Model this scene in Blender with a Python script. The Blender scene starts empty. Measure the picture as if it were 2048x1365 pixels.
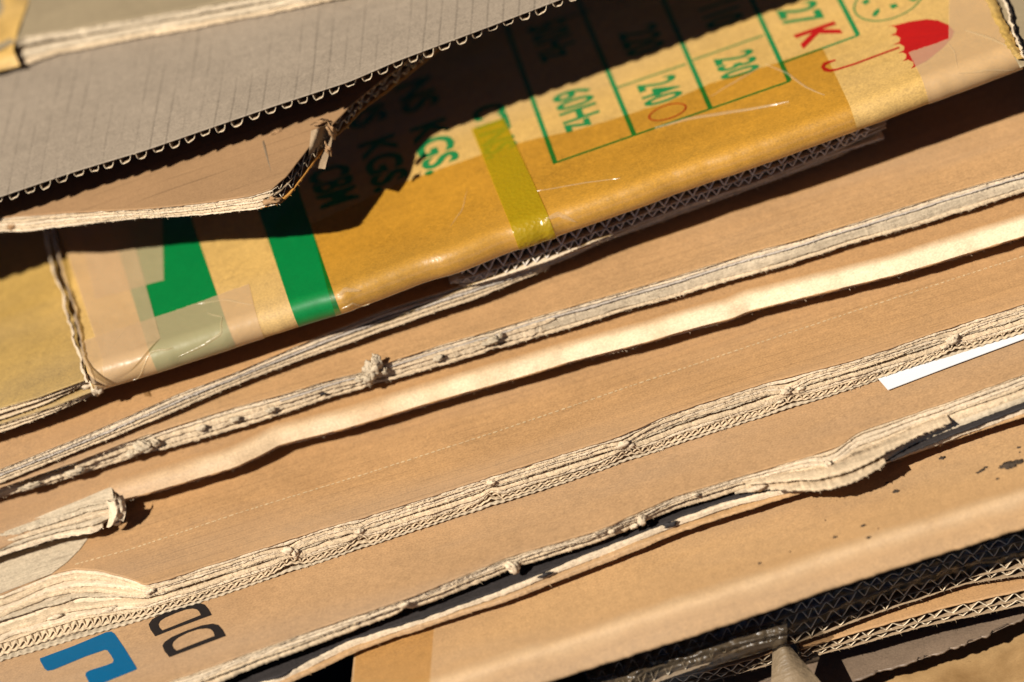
import bpy, math, random
import numpy as np
from mathutils import Vector, geometry

# ------------------------------------------------------------------ camera, sky, sun, exposure
C = bpy.context.scene.collection
ELEV, ROLL, DIST = math.radians(35), math.radians(17.5), 2000.0      # mm
MMPX = 0.2295                                                        # mm per photograph pixel at DIST
CE, SE = math.cos(ELEV), math.sin(ELEV)
F_ = np.array([0, CE, -SE]); r0 = np.array([1., 0, 0]); u0 = np.array([0, SE, CE])
R_ = math.cos(ROLL)*r0 - math.sin(ROLL)*u0
U_ = math.sin(ROLL)*r0 + math.cos(ROLL)*u0
TGT = np.array([0., 0., 60.])
CAM = TGT - F_*DIST
cd = bpy.data.cameras.new('camera'); cam = bpy.data.objects.new('camera', cd); C.objects.link(cam)
from mathutils import Matrix
m = Matrix.Identity(4)
for i in range(3):
    m[i][0] = R_[i]; m[i][1] = U_[i]; m[i][2] = -F_[i]; m[i][3] = CAM[i]*.001
cam.matrix_world = m
cd.sensor_width = 36; cd.lens = 36*DIST/(2048*MMPX)
cd.clip_start = .05; cd.clip_end = 100
cd.dof.use_dof = True; cd.dof.focus_distance = 1.968; cd.dof.aperture_fstop = 2.8
bpy.context.scene.camera = cam

SUN = np.array([-.70, -.64, 1.0]); SUN /= np.linalg.norm(SUN)        # towards the sun
w = bpy.data.worlds.new('World'); bpy.context.scene.world = w; w.use_nodes = True
nt = w.node_tree; bg = nt.nodes['Background']; sky = nt.nodes.new('ShaderNodeTexSky')
sky.sky_type = 'NISHITA'; sky.sun_disc = False
sky.sun_elevation = math.asin(SUN[2]); sky.sun_rotation = math.atan2(SUN[0], SUN[1])
sky.air_density = .3; sky.dust_density = .05; sky.altitude = 5000
nt.links.new(sky.outputs[0], bg.inputs[0]); bg.inputs[1].default_value = .05
sl = bpy.data.lights.new('sun', 'SUN'); sl.energy = 5.0; sl.angle = math.radians(.5); sl.color = (1, .95, .87)
so = bpy.data.objects.new('sun', sl); C.objects.link(so)
so.rotation_euler = Vector(SUN).to_track_quat('Z', 'Y').to_euler()
vs = bpy.context.scene.view_settings
vs.view_transform = 'Standard'; vs.look = 'None'; vs.exposure = 0.6; vs.gamma = 1; vs.use_curve_mapping = False
bpy.context.scene.cycles.max_bounces = 6; bpy.context.scene.cycles.diffuse_bounces = 3

# ------------------------------------------------------------------ helpers
def at(px, py, z):
    """point (mm) where the sight line of a photograph pixel meets height z"""
    px = np.asarray(px, float); py = np.asarray(py, float); z = np.asarray(z, float)
    dx = (px-1024)*MMPX/DIST; dy = -(py-682.5)*MMPX/DIST
    d = F_ + dx[..., None]*R_ + dy[..., None]*U_
    k = (z-CAM[2])/d[..., 2]
    return CAM + d*k[..., None]

def crv(pts, smooth=10):
    X = np.array([p[0] for p in pts], float); Y = np.array([p[1] for p in pts], float)
    def raw(x):
        y = np.interp(x, X, Y)
        if len(X) > 1:
            y = np.where(x < X[0], Y[0]+(x-X[0])*(Y[1]-Y[0])/(X[1]-X[0]), y)
            y = np.where(x > X[-1], Y[-1]+(x-X[-1])*(Y[-1]-Y[-2])/(X[-1]-X[-2]), y)
        return y
    def f(x):
        x = np.asarray(x, float)
        if not smooth: return raw(x)
        return sum(raw(x+o*smooth) for o in (-1, -.5, 0, .5, 1))/5
    return f

def vn(seed, x, scale):
    """smooth value noise, -1..1"""
    rs = np.random.RandomState(seed % 100000); tab = rs.uniform(-1, 1, 4096)
    q = np.asarray(x, float)/scale + 1000.37; i = np.floor(q).astype(int); f = q-i; f = f*f*(3-2*f)
    return tab[i % 4096]*(1-f)+tab[(i+1) % 4096]*f
def fn(seed, x, *sa):
    return sum(a*vn(seed+17*k, x, s) for k, (s, a) in enumerate(sa))
def vn2(seed, x, y, scale):
    rs = np.random.RandomState(seed); tab = rs.uniform(-1, 1, (64, 64))
    qx = x/scale+500.3; qy = y/scale+500.7
    i = np.floor(qx).astype(int); j = np.floor(qy).astype(int)
    f = qx-i; g = qy-j; f = f*f*(3-2*f); g = g*g*(3-2*g)
    t = lambda a, b: tab[a % 64, b % 64]
    return (t(i, j)*(1-f)+t(i+1, j)*f)*(1-g)+(t(i, j+1)*(1-f)+t(i+1, j+1)*f)*g

def thing(name, label, cat, base, group=None):
    o = bpy.data.objects.new(name, None); C.objects.link(o); o.empty_display_size = .02
    o.location = [b*.001 for b in base]; o['label'] = label; o['category'] = cat
    if group: o['group'] = group
    return o
def link(name, verts, faces, mat, parent, smooth=True, label=None):
    me = bpy.data.meshes.new(name)
    v = np.asarray(verts, float)*.001
    if parent is not None: v = v-np.array(parent.location)
    me.from_pydata(v.tolist(), [], faces)
    me.materials.append(mat)
    me.update()
    if smooth: me.polygons.foreach_set('use_smooth', [True]*len(me.polygons))
    o = bpy.data.objects.new(name, me); C.objects.link(o)
    if parent is not None: o.parent = parent
    if label: o['label'] = label
    return o
def fade_attr(o, vals):
    at_ = o.data.attributes.new('fade', 'FLOAT', 'POINT'); at_.data.foreach_set('value', np.asarray(vals, dtype=np.float32).ravel())
def gfaces(M, N, off=0, closed=False, caps=False):
    F = []
    for i in range(M if closed else M-1):
        a = off+i*N; b = off+((i+1) % M)*N
        F += [(a+j, a+j+1, b+j+1, b+j) for j in range(N-1)]
    if caps:
        F.append(tuple(off+i*N for i in range(M)))
        F.append(tuple(off+i*N+N-1 for i in reversed(range(M))))
    return F
class MB:
    def __init__(s): s.v = []; s.f = []; s.fd = []
    def grid(s, V, closed=False, caps=False):
        M, N = V.shape[:2]; s.f += gfaces(M, N, len(s.v), closed, caps); s.v += V.reshape(-1, 3).tolist()
    def poly(s, V, F):
        o = len(s.v); s.v += [list(p) for p in V]; s.f += [tuple(o+i for i in f) for f in F]
    def build(s, name, mat, parent, smooth=True, label=None):
        o = link(name, s.v, s.f, mat, parent, smooth, label)
        if s.fd and len(s.fd) == len(s.v): fade_attr(o, s.fd)
        return o

# ------------------------------------------------------------------ materials
def mat(name, col, rough=.75, spec=.25, var=.12, fine=.06, bump=.3, lines=0., line_dir='y', line_sp=8., fleck=0.,
        coat=0., streak=0., fade=None, grime=0., alpha=1., stain=None, pits=0., sheen=0., bumpscale=900.):
    m = bpy.data.materials.new(name); m.use_nodes = True; n = m.node_tree; N = n.nodes; L = n.links
    b = N['Principled BSDF']; b.inputs['Roughness'].default_value = rough
    b.inputs['Specular IOR Level'].default_value = spec
    b.inputs['Coat Weight'].default_value = coat; b.inputs['Coat Roughness'].default_value = .16
    tc = N.new('ShaderNodeTexCoord')
    def noise(scale, detail=3, sc=(1, 1, 1)):
        mp = N.new('ShaderNodeMapping'); mp.inputs['Scale'].default_value = sc
        L.new(tc.outputs['Object'], mp.inputs[0])
        t = N.new('ShaderNodeTexNoise'); t.inputs['Scale'].default_value = scale; t.inputs['Detail'].default_value = detail
        L.new(mp.outputs[0], t.inputs['Vector']); return t.outputs['Fac']
    def mth(op, a, bb=None, clamp=False):
        q = N.new('ShaderNodeMath'); q.operation = op; q.use_clamp = clamp
        for k, s in enumerate((a, bb)):
            if s is None: continue
            if isinstance(s, (int, float)): q.inputs[k].default_value = s
            else: L.new(s, q.inputs[k])
        return q.outputs[0]
    f = mth('MULTIPLY', mth('SUBTRACT', noise(22, 4), .5), 2*var)
    f = mth('ADD', f, mth('MULTIPLY', mth('SUBTRACT', noise(1300, 2, (.75, 1, 1)), .5), 7*fine))
    f = mth('ADD', f, mth('MULTIPLY', mth('SUBTRACT', noise(260, 3), .5), 3*fine))
    f = mth('ADD', f, mth('MULTIPLY', mth('SUBTRACT', noise(45, 3, (.12, 1, 1)), .5), 1.5*var))
    if streak: f = mth('ADD', f, mth('MULTIPLY', mth('SUBTRACT', noise(420, 3, (.035, 1, 1)), .5), 2*streak))
    lin = None
    if lines:
        sx = N.new('ShaderNodeSeparateXYZ'); L.new(tc.outputs['Object'], sx.inputs[0])
        q = sx.outputs['Y']
        if line_dir == 'rib':        # ribs that run nearly towards the camera
            q = mth('SUBTRACT', sx.outputs['X'], mth('MULTIPLY', sx.outputs['Y'], .21))
        wob = mth('MULTIPLY', noise(9, 2), .004)
        ph = mth('MULTIPLY', mth('ADD', q, wob), 1000./line_sp)
        fr = mth('FRACT', ph)
        d = mth('ABSOLUTE', mth('SUBTRACT', fr, .5))
        lin = mth('SUBTRACT', 1., mth('MULTIPLY', d, 9.), True)
        lin = mth('MULTIPLY', lin, mth('MULTIPLY', mth('SUBTRACT', noise(60, 2, (1, .3, 1) if line_dir == 'rib' else (.3, 1, 1)), .36), 4., True))
        f = mth('SUBTRACT', f, mth('MULTIPLY', lin, lines*.35))
    fac = mth('ADD', f, 1.)
    vm = N.new('ShaderNodeVectorMath'); vm.operation = 'SCALE'; vm.inputs[0].default_value = [c_*.78 for c_ in col]
    L.new(fac, vm.inputs['Scale']); out = vm.outputs[0]
    def mixc(fc, colr, cur):
        mx = N.new('ShaderNodeMix'); mx.data_type = 'RGBA'; L.new(fc, mx.inputs['Factor'])
        L.new(cur, mx.inputs[6]); mx.inputs[7].default_value = (*colr, 1); return mx.outputs[2]
    if grime:
        t = noise(16, 5, (.18, 1, 1)); g_ = sum(col)/3*.88; out = mixc(mth('MULTIPLY', mth('SUBTRACT', t, .42), 2.6*grime, True), (g_*1.16*.78, g_*.95*.78, g_*.74*.78), out)
        t = noise(9, 7); out = mixc(mth('MULTIPLY', mth('SUBTRACT', t, .56), 3.*grime, True), (col[0]*.62, col[1]*.58, col[2]*.55), out)
        t = noise(35, 8, (.5, 1, 1)); out = mixc(mth('MULTIPLY', mth('SUBTRACT', t, .62), 4.*grime, True), (col[0]*.98, col[1]*1.02, col[2]*1.15), out)
    if fleck:
        t = noise(700, 2); out = mixc(mth('MULTIPLY', mth('SUBTRACT', t, .69), 12*fleck, True), (col[0]*.3, col[1]*.25, col[2]*.2), out)
    if stain:
        t = noise(30, 6); out = mixc(mth('MULTIPLY', mth('SUBTRACT', t, .47), 5., True), stain, out)
    if pits:
        t = noise(170, 4, (.25, 1, 1)); out = mixc(mth('MULTIPLY', mth('SUBTRACT', t, .60), 8*pits, True), (col[0]*.28, col[1]*.25, col[2]*.22), out)
    if fade:
        at_ = N.new('ShaderNodeAttribute'); at_.attribute_name = 'fade'
        fa_ = mth('MULTIPLY', at_.outputs['Fac'], mth('ADD', mth('MULTIPLY', mth('SUBTRACT', noise(60, 5), .5), 1.6), 1.), True)
        v2 = N.new('ShaderNodeVectorMath'); v2.operation = 'SCALE'; v2.inputs[0].default_value = [c_*.78 for c_ in fade]; L.new(fac, v2.inputs['Scale'])
        mx = N.new('ShaderNodeMix'); mx.data_type = 'RGBA'; L.new(fa_, mx.inputs['Factor']); L.new(out, mx.inputs[6]); L.new(v2.outputs[0], mx.inputs[7]); out = mx.outputs[2]
    L.new(out, b.inputs['Base Color'])
    h = mth('ADD', mth('MULTIPLY', noise(bumpscale, 4), .25), mth('MULTIPLY', noise(120, 4), .8))
    if streak: h = mth('ADD', h, mth('MULTIPLY', noise(420, 3, (.035, 1, 1)), 1.2*min(1, streak*5)))
    if lin is not None: h = mth('SUBTRACT', h, mth('MULTIPLY', lin, lines*1.2))
    bp = N.new('ShaderNodeBump'); bp.inputs['Strength'].default_value = bump; bp.inputs['Distance'].default_value = .0006
    L.new(h, bp.inputs['Height']); L.new(bp.outputs[0], b.inputs['Normal'])
    if alpha < 1:
        b.inputs['Alpha'].default_value = alpha
    return m
def film(name, tint, gloss=.10, rough=.12, body=0., bodycol=(.6, .42, .25), bump=.25, bsc=90., cell=False):
    """thin clear or tinted tape: tinted see-through film with a glossy top and some milky body"""
    m = bpy.data.materials.new(name); m.use_nodes = True; n = m.node_tree; N = n.nodes; L = n.links
    N.remove(N['Principled BSDF']); out = N['Material Output']
    tr = N.new('ShaderNodeBsdfTransparent'); tr.inputs[0].default_value = (*tint, 1)
    df = N.new('ShaderNodeBsdfDiffuse'); df.inputs[0].default_value = (*[c_*.78 for c_ in bodycol], 1)
    gl = N.new('ShaderNodeBsdfGlossy'); gl.inputs['Roughness'].default_value = rough; gl.inputs[0].default_value = (1, 1, 1, 1)
    tc = N.new('ShaderNodeTexCoord'); t = N.new('ShaderNodeTexVoronoi' if cell else 'ShaderNodeTexNoise'); t.inputs['Scale'].default_value = bsc
    L.new(tc.outputs['Object'], t.inputs['Vector'])
    bp = N.new('ShaderNodeBump'); bp.inputs['Strength'].default_value = bump; bp.inputs['Distance'].default_value = .0008
    L.new(t.outputs['Distance' if cell else 'Fac'], bp.inputs['Height'])
    L.new(bp.outputs[0], gl.inputs['Normal']); L.new(bp.outputs[0], df.inputs['Normal'])
    m1 = N.new('ShaderNodeMixShader'); m1.inputs[0].default_value = body; L.new(tr.outputs[0], m1.inputs[1]); L.new(df.outputs[0], m1.inputs[2])
    fr = N.new('ShaderNodeLayerWeight'); fr.inputs[0].default_value = .5; pw = N.new('ShaderNodeMath'); pw.operation = 'POWER'; pw.inputs[1].default_value = 5
    L.new(fr.outputs['Facing'], pw.inputs[0])
    ad = N.new('ShaderNodeMath'); ad.operation = 'MULTIPLY_ADD'; ad.use_clamp = True; ad.inputs[1].default_value = .5; ad.inputs[2].default_value = gloss*.35; L.new(pw.outputs[0], ad.inputs[0])
    m2 = N.new('ShaderNodeMixShader'); L.new(ad.outputs[0], m2.inputs[0]); L.new(m1.outputs[0], m2.inputs[1]); L.new(gl.outputs[0], m2.inputs[2])
    L.new(m2.outputs[0], out.inputs[0]); return m

K1 = (.475, .262, .108)
M = dict(
    kraft=mat('kraft_plain', K1, grime=.5, lines=.0, streak=.08, fine=.11),
    kraft_l=mat('kraft_lined', K1, grime=.5, lines=.4, streak=.14, line_sp=5.3, fine=.11, var=.18),
    kraft_e=mat('kraft_soft_lined', (.475, .27, .115), grime=.6, lines=.3, streak=.14, line_sp=6.1, fine=.11, var=.18),
    kraft_i=mat('kraft_smooth', (.46, .268, .125), grime=.6, streak=.05, var=.14, fine=.11, fleck=.12),
    kraft_k=mat('kraft_spotted', (.50, .29, .125), grime=.5, streak=.03, var=.16, fine=.12, fleck=.3, rough=.6, spec=.35),
    kraft_c=mat('kraft_flap', (.36, .205, .095), lines=.7, line_sp=9, streak=.06),
    yellow=mat('kraft_yellow', grime=.35, col=(.58, .352, .10), streak=.05, var=.2, rough=.6, spec=.3, fine=.13),
    yellow2=mat('kraft_yellow_dull', grime=.5, col=(.44, .27, .068), streak=.06, var=.2, rough=.65, fine=.15),
    outer=mat('kraft_outer_liner', (.55, .25, .05), var=.15),
    grey=mat('grey_liner', grime=.12, col=(.315, .246, .175), lines=.6, line_dir='rib', line_sp=7.75, fine=.12, var=.12, bump=.5),
    olive=mat('olive_liner', (.31, .235, .135), streak=.06, var=.2),
    torn=mat('torn_paper', (.62, .465, .295), var=.25, fine=.14, bump=.8, streak=.22, rough=.9, spec=.1),
    torn_w=mat('torn_paper_pale', (.68, .53, .36), var=.2, fine=.12, bump=.8, streak=.2, rough=.9, spec=.1),
    torn_g=mat('torn_paper_grey', (.53, .42, .285), var=.25, fine=.12, bump=.9, streak=.25, rough=.9, spec=.1, pits=.35),
    torn_p=mat('torn_paper_pitted', (.58, .44, .285), var=.3, fine=.14, bump=1., streak=.25, rough=.9, spec=.1, pits=.8),
    fold=mat('fold_highlight', (.72, .56, .35), var=.08, fine=.08, rough=.6, spec=.3, streak=.05),
    perf=mat('torn_perforation', (.66, .48, .27), var=.2, fine=.1),
    foldg=mat('painted_fold_light', K1, grime=.5, var=.1, fine=.1, rough=.55, spec=.3, streak=.08, fade=(.78, .60, .38)),  # kraft that pales into the painted sunlit sheen of the front fold
    crease_sheen=mat('crease_highlight', (.50, .29, .125), grime=.5, streak=.03, var=.14, fine=.08, rough=.6, spec=.35, fade=(.55, .355, .185)),  # kraft with the crease highlight mixed into its colour
    medium=mat('flute_paper', (.34, .235, .14), var=.2, fine=.12, bump=.5, rough=.9, spec=.1, fade=(.78, .63, .43)),
    medium_g=mat('flute_paper_grey', (.50, .42, .34), var=.2, fine=.12, bump=.5, rough=.9, spec=.1, fade=(.85, .74, .62)),
    dark=mat('dark_shade_paper', (.03, .024, .022), var=.4, fine=.2, bump=.6, streak=.3),  # near-black; paints the shade in the gap over the thin panel
    ink_g=mat('green_ink', (.01, .19, .05), rough=.55, var=.1, fine=.05, bump=.1, spec=.3),
    band_g=mat('green_band_ink', (.0, .175, .035), rough=.4, var=.1, fine=.06, bump=.15, spec=.4),
    ink_r=mat('red_ink', (.42, .008, .006), rough=.5, var=.06, fine=.05, bump=.1),
    ink_b=mat('blue_ink', (.0, .10, .22), rough=.5, var=.06, fine=.03, bump=.1),
    ink_k=mat('black_ink', (.018, .014, .013), rough=.5, var=.1, fine=.05, bump=.1, spec=.15),
    white=mat('white_paper', (.80, .80, .80), rough=.5, var=.02, fine=.01, bump=.05),
    stained=mat('stained_kraft', (.40, .24, .10), var=.25, stain=(.20, .11, .04), rough=.6, fleck=.6, bump=.6),
    brownp=mat('brown_packing_paper', (.19, .13, .085), var=.35, fine=.1, rough=.5, spec=.4, bump=1.2),
    beige=mat('beige_strip', (.22, .155, .09), var=.35, rough=.5, spec=.3, bump=1.2, streak=.2),
    mud=mat('dried_mud', (.06, .04, .025), var=.5, bump=1, rough=.9),
    black=mat('black_shade', (.004, .004, .005), rough=.35, spec=.4, bump=.6),  # colour of deep shade for the added sheet at lower left
    ground=mat('asphalt', (.05, .05, .05), var=.3, fine=.2, bump=1, rough=.9),
    clear=film('clear_tape', (.98, .87, .50), gloss=.34, rough=.27, bump=.14, bsc=500),
    clear2=film('clear_tape_thin', (.97, .90, .74), gloss=.08, rough=.25, bump=.3, bsc=140),
    tan=film('tan_tape', (.97, .92, .78), gloss=.06, rough=.36, body=.40, bodycol=(.76, .53, .31), bump=.3, bsc=200),
    wrap=film('plastic_wrap', (.9, .92, .95), gloss=.08, rough=.14, body=.02, bodycol=(.45, .43, .4), bump=.9, bsc=260),
    wrinkle=film('tape_wrinkle', (1, .97, .9), gloss=.15, rough=.28, body=.2, bodycol=(.85, .68, .40), bump=.4, bsc=300),
    ytape=film('yellow_tape', (.85, .68, .06), gloss=.10, rough=.27, body=.5, bodycol=(.50, .38, .012), bump=.35, bsc=520, cell=True),
)

# ------------------------------------------------------------------ a face whose front line is traced from the photograph
class Face:
    """top face of a sheet: columns (px) along its front line, t = mm back from the front (negative t wraps over a rounded front)"""
    def __init__(s, x0, x1, line, z, step=4., rad=0., seed=1, und=.35, skew=0., tz=0., ylump=None, bev=0., bmax=52., brad=7.):
        s.px = np.arange(x0, x1+step, step); s.rad = rad; s.seed = seed; s.und = und; s.skew = skew; s.tz = tz
        zz = z(s.px); s.ztop = zz
        s.bev = bev
        if bev:
            s.bt = np.linspace(0, bev, 60); th_b = np.minimum(math.radians(bmax), s.bt/brad); d_ = s.bt[1]
            s.by = np.concatenate([[0], np.cumsum(np.cos(th_b)[:-1]*d_)]); s.bz = np.concatenate([[0], np.cumsum(np.sin(th_b)[:-1]*d_)])
            P = at(s.px, line(s.px), zz-s.bz[-1]); s.X = P[:, 0]; s.y = P[:, 1]+s.by[-1]
        elif rad:
            S = at(s.px, line(s.px), zz-rad-rad*CE); cy = S[:, 1]+rad*SE
            s.X = S[:, 0]; s.y = cy
        else:
            P = at(s.px, line(s.px), zz); s.X = P[:, 0]; s.y = P[:, 1]
        s.lump = ylump
    def pt(s, px, t, lift=0.):
        px, t = np.broadcast_arrays(np.asarray(px, float), np.asarray(t, float))
        X = np.interp(px, s.px, s.X); y = np.interp(px, s.px, s.y); z = np.interp(px, s.px, s.ztop)
        # linear extrapolation so decals may leave the sheet a little
        tb = np.maximum(t, 0)
        U = (s.und*(vn2(s.seed, X+s.skew*tb, y+tb, 45.)+.4*vn2(s.seed+9, X, y+tb, 16.))+.05*vn2(s.seed+4, X, y+tb, 5.))*np.clip(t/30, 0, 1)
        if s.bev:
            q = np.clip(-t, 0, s.bev); dy = np.interp(q, s.bt, s.by); dz = np.interp(q, s.bt, s.bz); ph = s.bmax_n if hasattr(s, 'bmax_n') else .62
            return np.stack([X+s.skew*tb, y+tb-dy-lift*.5*(q > 0), z+s.tz*tb+U+lift-dz+.25*vn2(s.seed+2, X, q, 30.)*q/s.bev], -1)
        if not s.rad:
            return np.stack([X+s.skew*tb, y+t, z+s.tz*tb+U+lift], -1)
        r = s.rad; L = r*math.pi
        rr = r+ (s.lump(px) if s.lump else 0)
        a = np.clip(-t/r, 0, math.pi)                       # angle round the fold
        und = np.where(t < -L, -t-L, 0)
        yy = y+tb - (rr+lift)*np.sin(a) + und
        zz = z-r + (rr*0+r+lift)*np.cos(a) + s.tz*tb + U
        return np.stack([X+s.skew*tb, yy, zz], -1)
    def uv(s, qx, qy):
        """(px, t) of the point of the flat part seen at photograph pixel (qx, qy)"""
        qx = np.asarray(qx, float); qy = np.asarray(qy, float)
        z = np.full(qx.shape, float(np.median(s.ztop))); px = qx.copy(); t = z*0
        for _ in range(14):
            P = at(qx, qy, z); px = np.interp(P[..., 0]-s.skew*np.maximum(t, 0), s.X, s.px); t = P[..., 1]-np.interp(px, s.px, s.y)
            tt = np.maximum(t, 0)
            z = s.pt(px, tt)[..., 2]
        return px, t
    def on(s, qx, qy, lift=.15):
        px, t = s.uv(qx, qy); return s.pt(px, np.maximum(t, -s.rad*2.2 if s.rad else 0), lift)
    def sheet(s, name, mt, parent, back, thick=.5, rows=40, x0=None, x1=None, label=None, under=60., ragged=0.):
        px = s.px if x0 is None else s.px[(s.px >= x0) & (s.px <= x1)]
        ts = np.concatenate([[0], back*np.linspace(.0, 1, rows)[1:]**1.25])[::-1]
        rowsV = [s.pt(px, np.full(px.shape, t)) for t in ts]
        if s.bev:
            for q in np.linspace(0, s.bev, 16)[1:]: rowsV.append(s.pt(px, np.full(px.shape, -q)))
            rowsV[-1][:, 1] += fn(s.seed+5, px, (23, .3), (7, .2))
            f2 = rowsV[-1].copy(); f2[:, 2] -= .9; f2[:, 1] += .3; b2 = f2.copy(); b2[:, 1] += 40
            mb = MB(); mb.grid(np.stack(rowsV+[f2, b2])); return mb.build(name, mt, parent, label=label)
        if s.rad:
            for a in np.linspace(.06, 1, 18)*math.pi: rowsV.append(s.pt(px, np.full(px.shape, -a*s.rad)))
            rowsV.append(s.pt(px, np.full(px.shape, -math.pi*s.rad-under)))
            V = np.stack(rowsV); mb = MB(); mb.grid(V)
            # inner skin gives the board its thickness
            mid = V.copy(); mid[:, :, 2] = np.clip(mid[:, :, 2], (s.ztop[np.isin(s.px, px)]-2*s.rad+thick)[None], (s.ztop[np.isin(s.px, px)]-thick+s.und)[None])
            mb.grid(np.stack([V[-1], V[0]]))
            return mb.build(name, mt, parent, label=label)
        if ragged: rowsV[-1][:, 1] += fn(s.seed+5, px, (23, ragged), (7, ragged*.6))
        low = [r.copy()-np.array([0, 0, thick]) for r in reversed(rowsV)]
        mb = MB(); mb.grid(np.stack(rowsV+low), closed=True, caps=True)
        return mb.build(name, mt, parent, label=label)

# ------------------------------------------------------------------ crushed edges: plies, rolls and flutes between two traced lines
class Edge:
    def __init__(s, top, bot, zt, zb, pinch=(), wob=.0, seed=3):
        s.top, s.bot, s.zt, s.zb, s.pinch, s.wob, s.seed = top, bot, zt, zb, pinch, wob, seed
    def f(s, f, px):
        f = np.broadcast_to(np.asarray(f, float), px.shape).copy()
        for (c, wd, a, fc) in s.pinch:
            g = a*np.exp(-((px-c)/wd)**2)*np.clip(5.5*f*(1-f), 0, 1); f = fc+(f-fc)*(1-g)
        return f+s.wob*np.clip(4*f*(1-f), 0.15, 1)*fn(s.seed+int(100*float(np.mean(f))), px, (160, .6), (45, .4))
    def P(s, px, f):
        ff = s.f(f, px)
        return at(px, s.bot(px)+(s.top(px)-s.bot(px))*ff, s.zb(px)+(s.zt(px)-s.zb(px))*ff)
def ply(mb, e, x0, x1, f, tau, depth=14., seed=0, rough=.5, step=3., fuzz=.0, nose=.5, wav=0., wpitch=3.5, push=0., taper=True):
    px = np.arange(x0, x1+step, step); P = e.P(px, f); n = len(px)
    y0 = fn(seed, px, (60, rough*.7), (11, rough*.4), (3.5, rough*.4))+push
    z0 = fn(seed+3, px, (60, rough*.25), (9, rough*.15), (3.2, rough*.15))
    if wav: z0 = z0+wav*np.sin(P[:, 0]*2*math.pi/wpitch); y0 = y0-wav*.6*np.cos(P[:, 0]*2*math.pi/wpitch)
    th = tau*.66*(1+fn(seed+7, px, (130, .26), (36, .22), (7, .10)))
    if taper:
        g = np.clip(np.minimum(px-px[0]+4, px[-1]-px+4)/25., .15, 1); th = th*g
    rows = []
    for k, a in enumerate(np.linspace(-math.pi/2, math.pi/2, 7)):
        c, sn = math.cos(a), math.sin(a)
        rr = P.copy(); rr[:, 1] += y0+(1-c)*th*nose*(1. if k < 3 else .35)+(1-k/6.)*np.minimum(th*.55, 1.8)+fn(seed+11+k, px, (6, rough*.16), (3, rough*.14)); rr[:, 2] += z0-sn*th/2
        if f <= 1: rr[:, 2] = np.minimum(rr[:, 2], e.zt(px)-.5-.03*k)
        rows.append(rr)
    depth = min(depth, 17.)
    t = rows[0].copy(); t[:, 1] += depth; b = rows[-1].copy(); b[:, 1] += depth; t[:, 2] -= 2.2; b[:, 2] -= 2.2
    mb.grid(np.stack([t]+rows+[b]), closed=True, caps=True)
    if fuzz:
        rs = np.random.RandomState(seed+77)
        for _ in range(int((x1-x0)*fuzz)):
            j = rs.randint(0, n); r = rows[rs.randint(1, 6)][j]
            l = rs.uniform(.4, 1.5); d = np.array([rs.uniform(-1, 1), -rs.uniform(.3, 1.1), rs.uniform(-1.1, .5)])*l
            q = np.array([rs.uniform(.05, .12), 0, .05])
            mb.poly([r-q, r+q, r+d*.6+q*.5+[0, 0, .1], r+d], [(0, 1, 2), (0, 2, 3)])
def add_backing(e, x0, x1, f0, f1, mt, parent, back=1.6, seed=1, holes=()):  # added to keep the gaps between plies from going black
    """backing wall just behind the plies"""
    px = np.arange(x0, x1, 4.); rows = []
    for k, f in enumerate(np.linspace(f0, f1, 12)):
        P = e.P(px, f); P[:, 1] += back+2.4+.7*vn2(seed, px/16., np.full(px.shape, k*.8), 1.7)
        for (c0, c1, fa, fb) in holes:
            P[:, 1] += 7*((px > c0) & (px < c1))*(fa <= f <= fb)
        rows.append(P)
    b = rows[-1].copy(); b[:, 1] += 12; a_ = rows[0].copy(); a_[:, 1] += 12
    a = MB(); a.grid(np.stack([a_]+rows+[b])); return a.build('gap_backing', mt, parent)
def flutes(mb, e, x0, x1, f0, f1, pitch=8., depth=16., th=.35, seed=0, irr=.15, back=0., tri=.75, skew=0.):
    px = np.arange(x0, x1, 1.6); A = e.P(px, f0); B = e.P(px, f1); X = A[:, 0]
    ph = (X+irr*pitch*fn(seed, px, (70, .6), (25, .4)))/pitch*2*math.pi+seed
    s_ = np.sin(ph); tr = 2/math.pi*np.arcsin(np.clip(s_, -1, 1)); wv = .5+.5*(tri*tr+(1-tri)*s_)
    wv = np.clip(.5+(wv-.5)*(1-.22*np.clip(fn(seed+5, px, (55, 1), (20, .6)), 0, 1))+.06*fn(seed+6, px, (18, 1)), 0, 1)
    P = A+(B-A)*wv[:, None]; P[:, 1] += back+fn(seed+8, px, (14, .5), (5, .25))
    P[:, 0] += irr*fn(seed+9, px, (20, 1))
    d = np.gradient(P, axis=0); nx = -d[:, 2]; nz = d[:, 0]; l = np.sqrt(nx*nx+nz*nz)+1e-6
    off = np.stack([nx/l, 0*nx, nz/l], -1)*th
    bk = np.array([depth*skew, depth, 0])
    ep = np.array([0, .5, 0]); n_ = len(P)
    mb.grid(np.stack([P, P+off, P+off+ep, P+off+bk, P+bk, P+ep]), closed=True, caps=True); mb.fd += [1.]*n_*2+[0.]*n_*4

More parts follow.
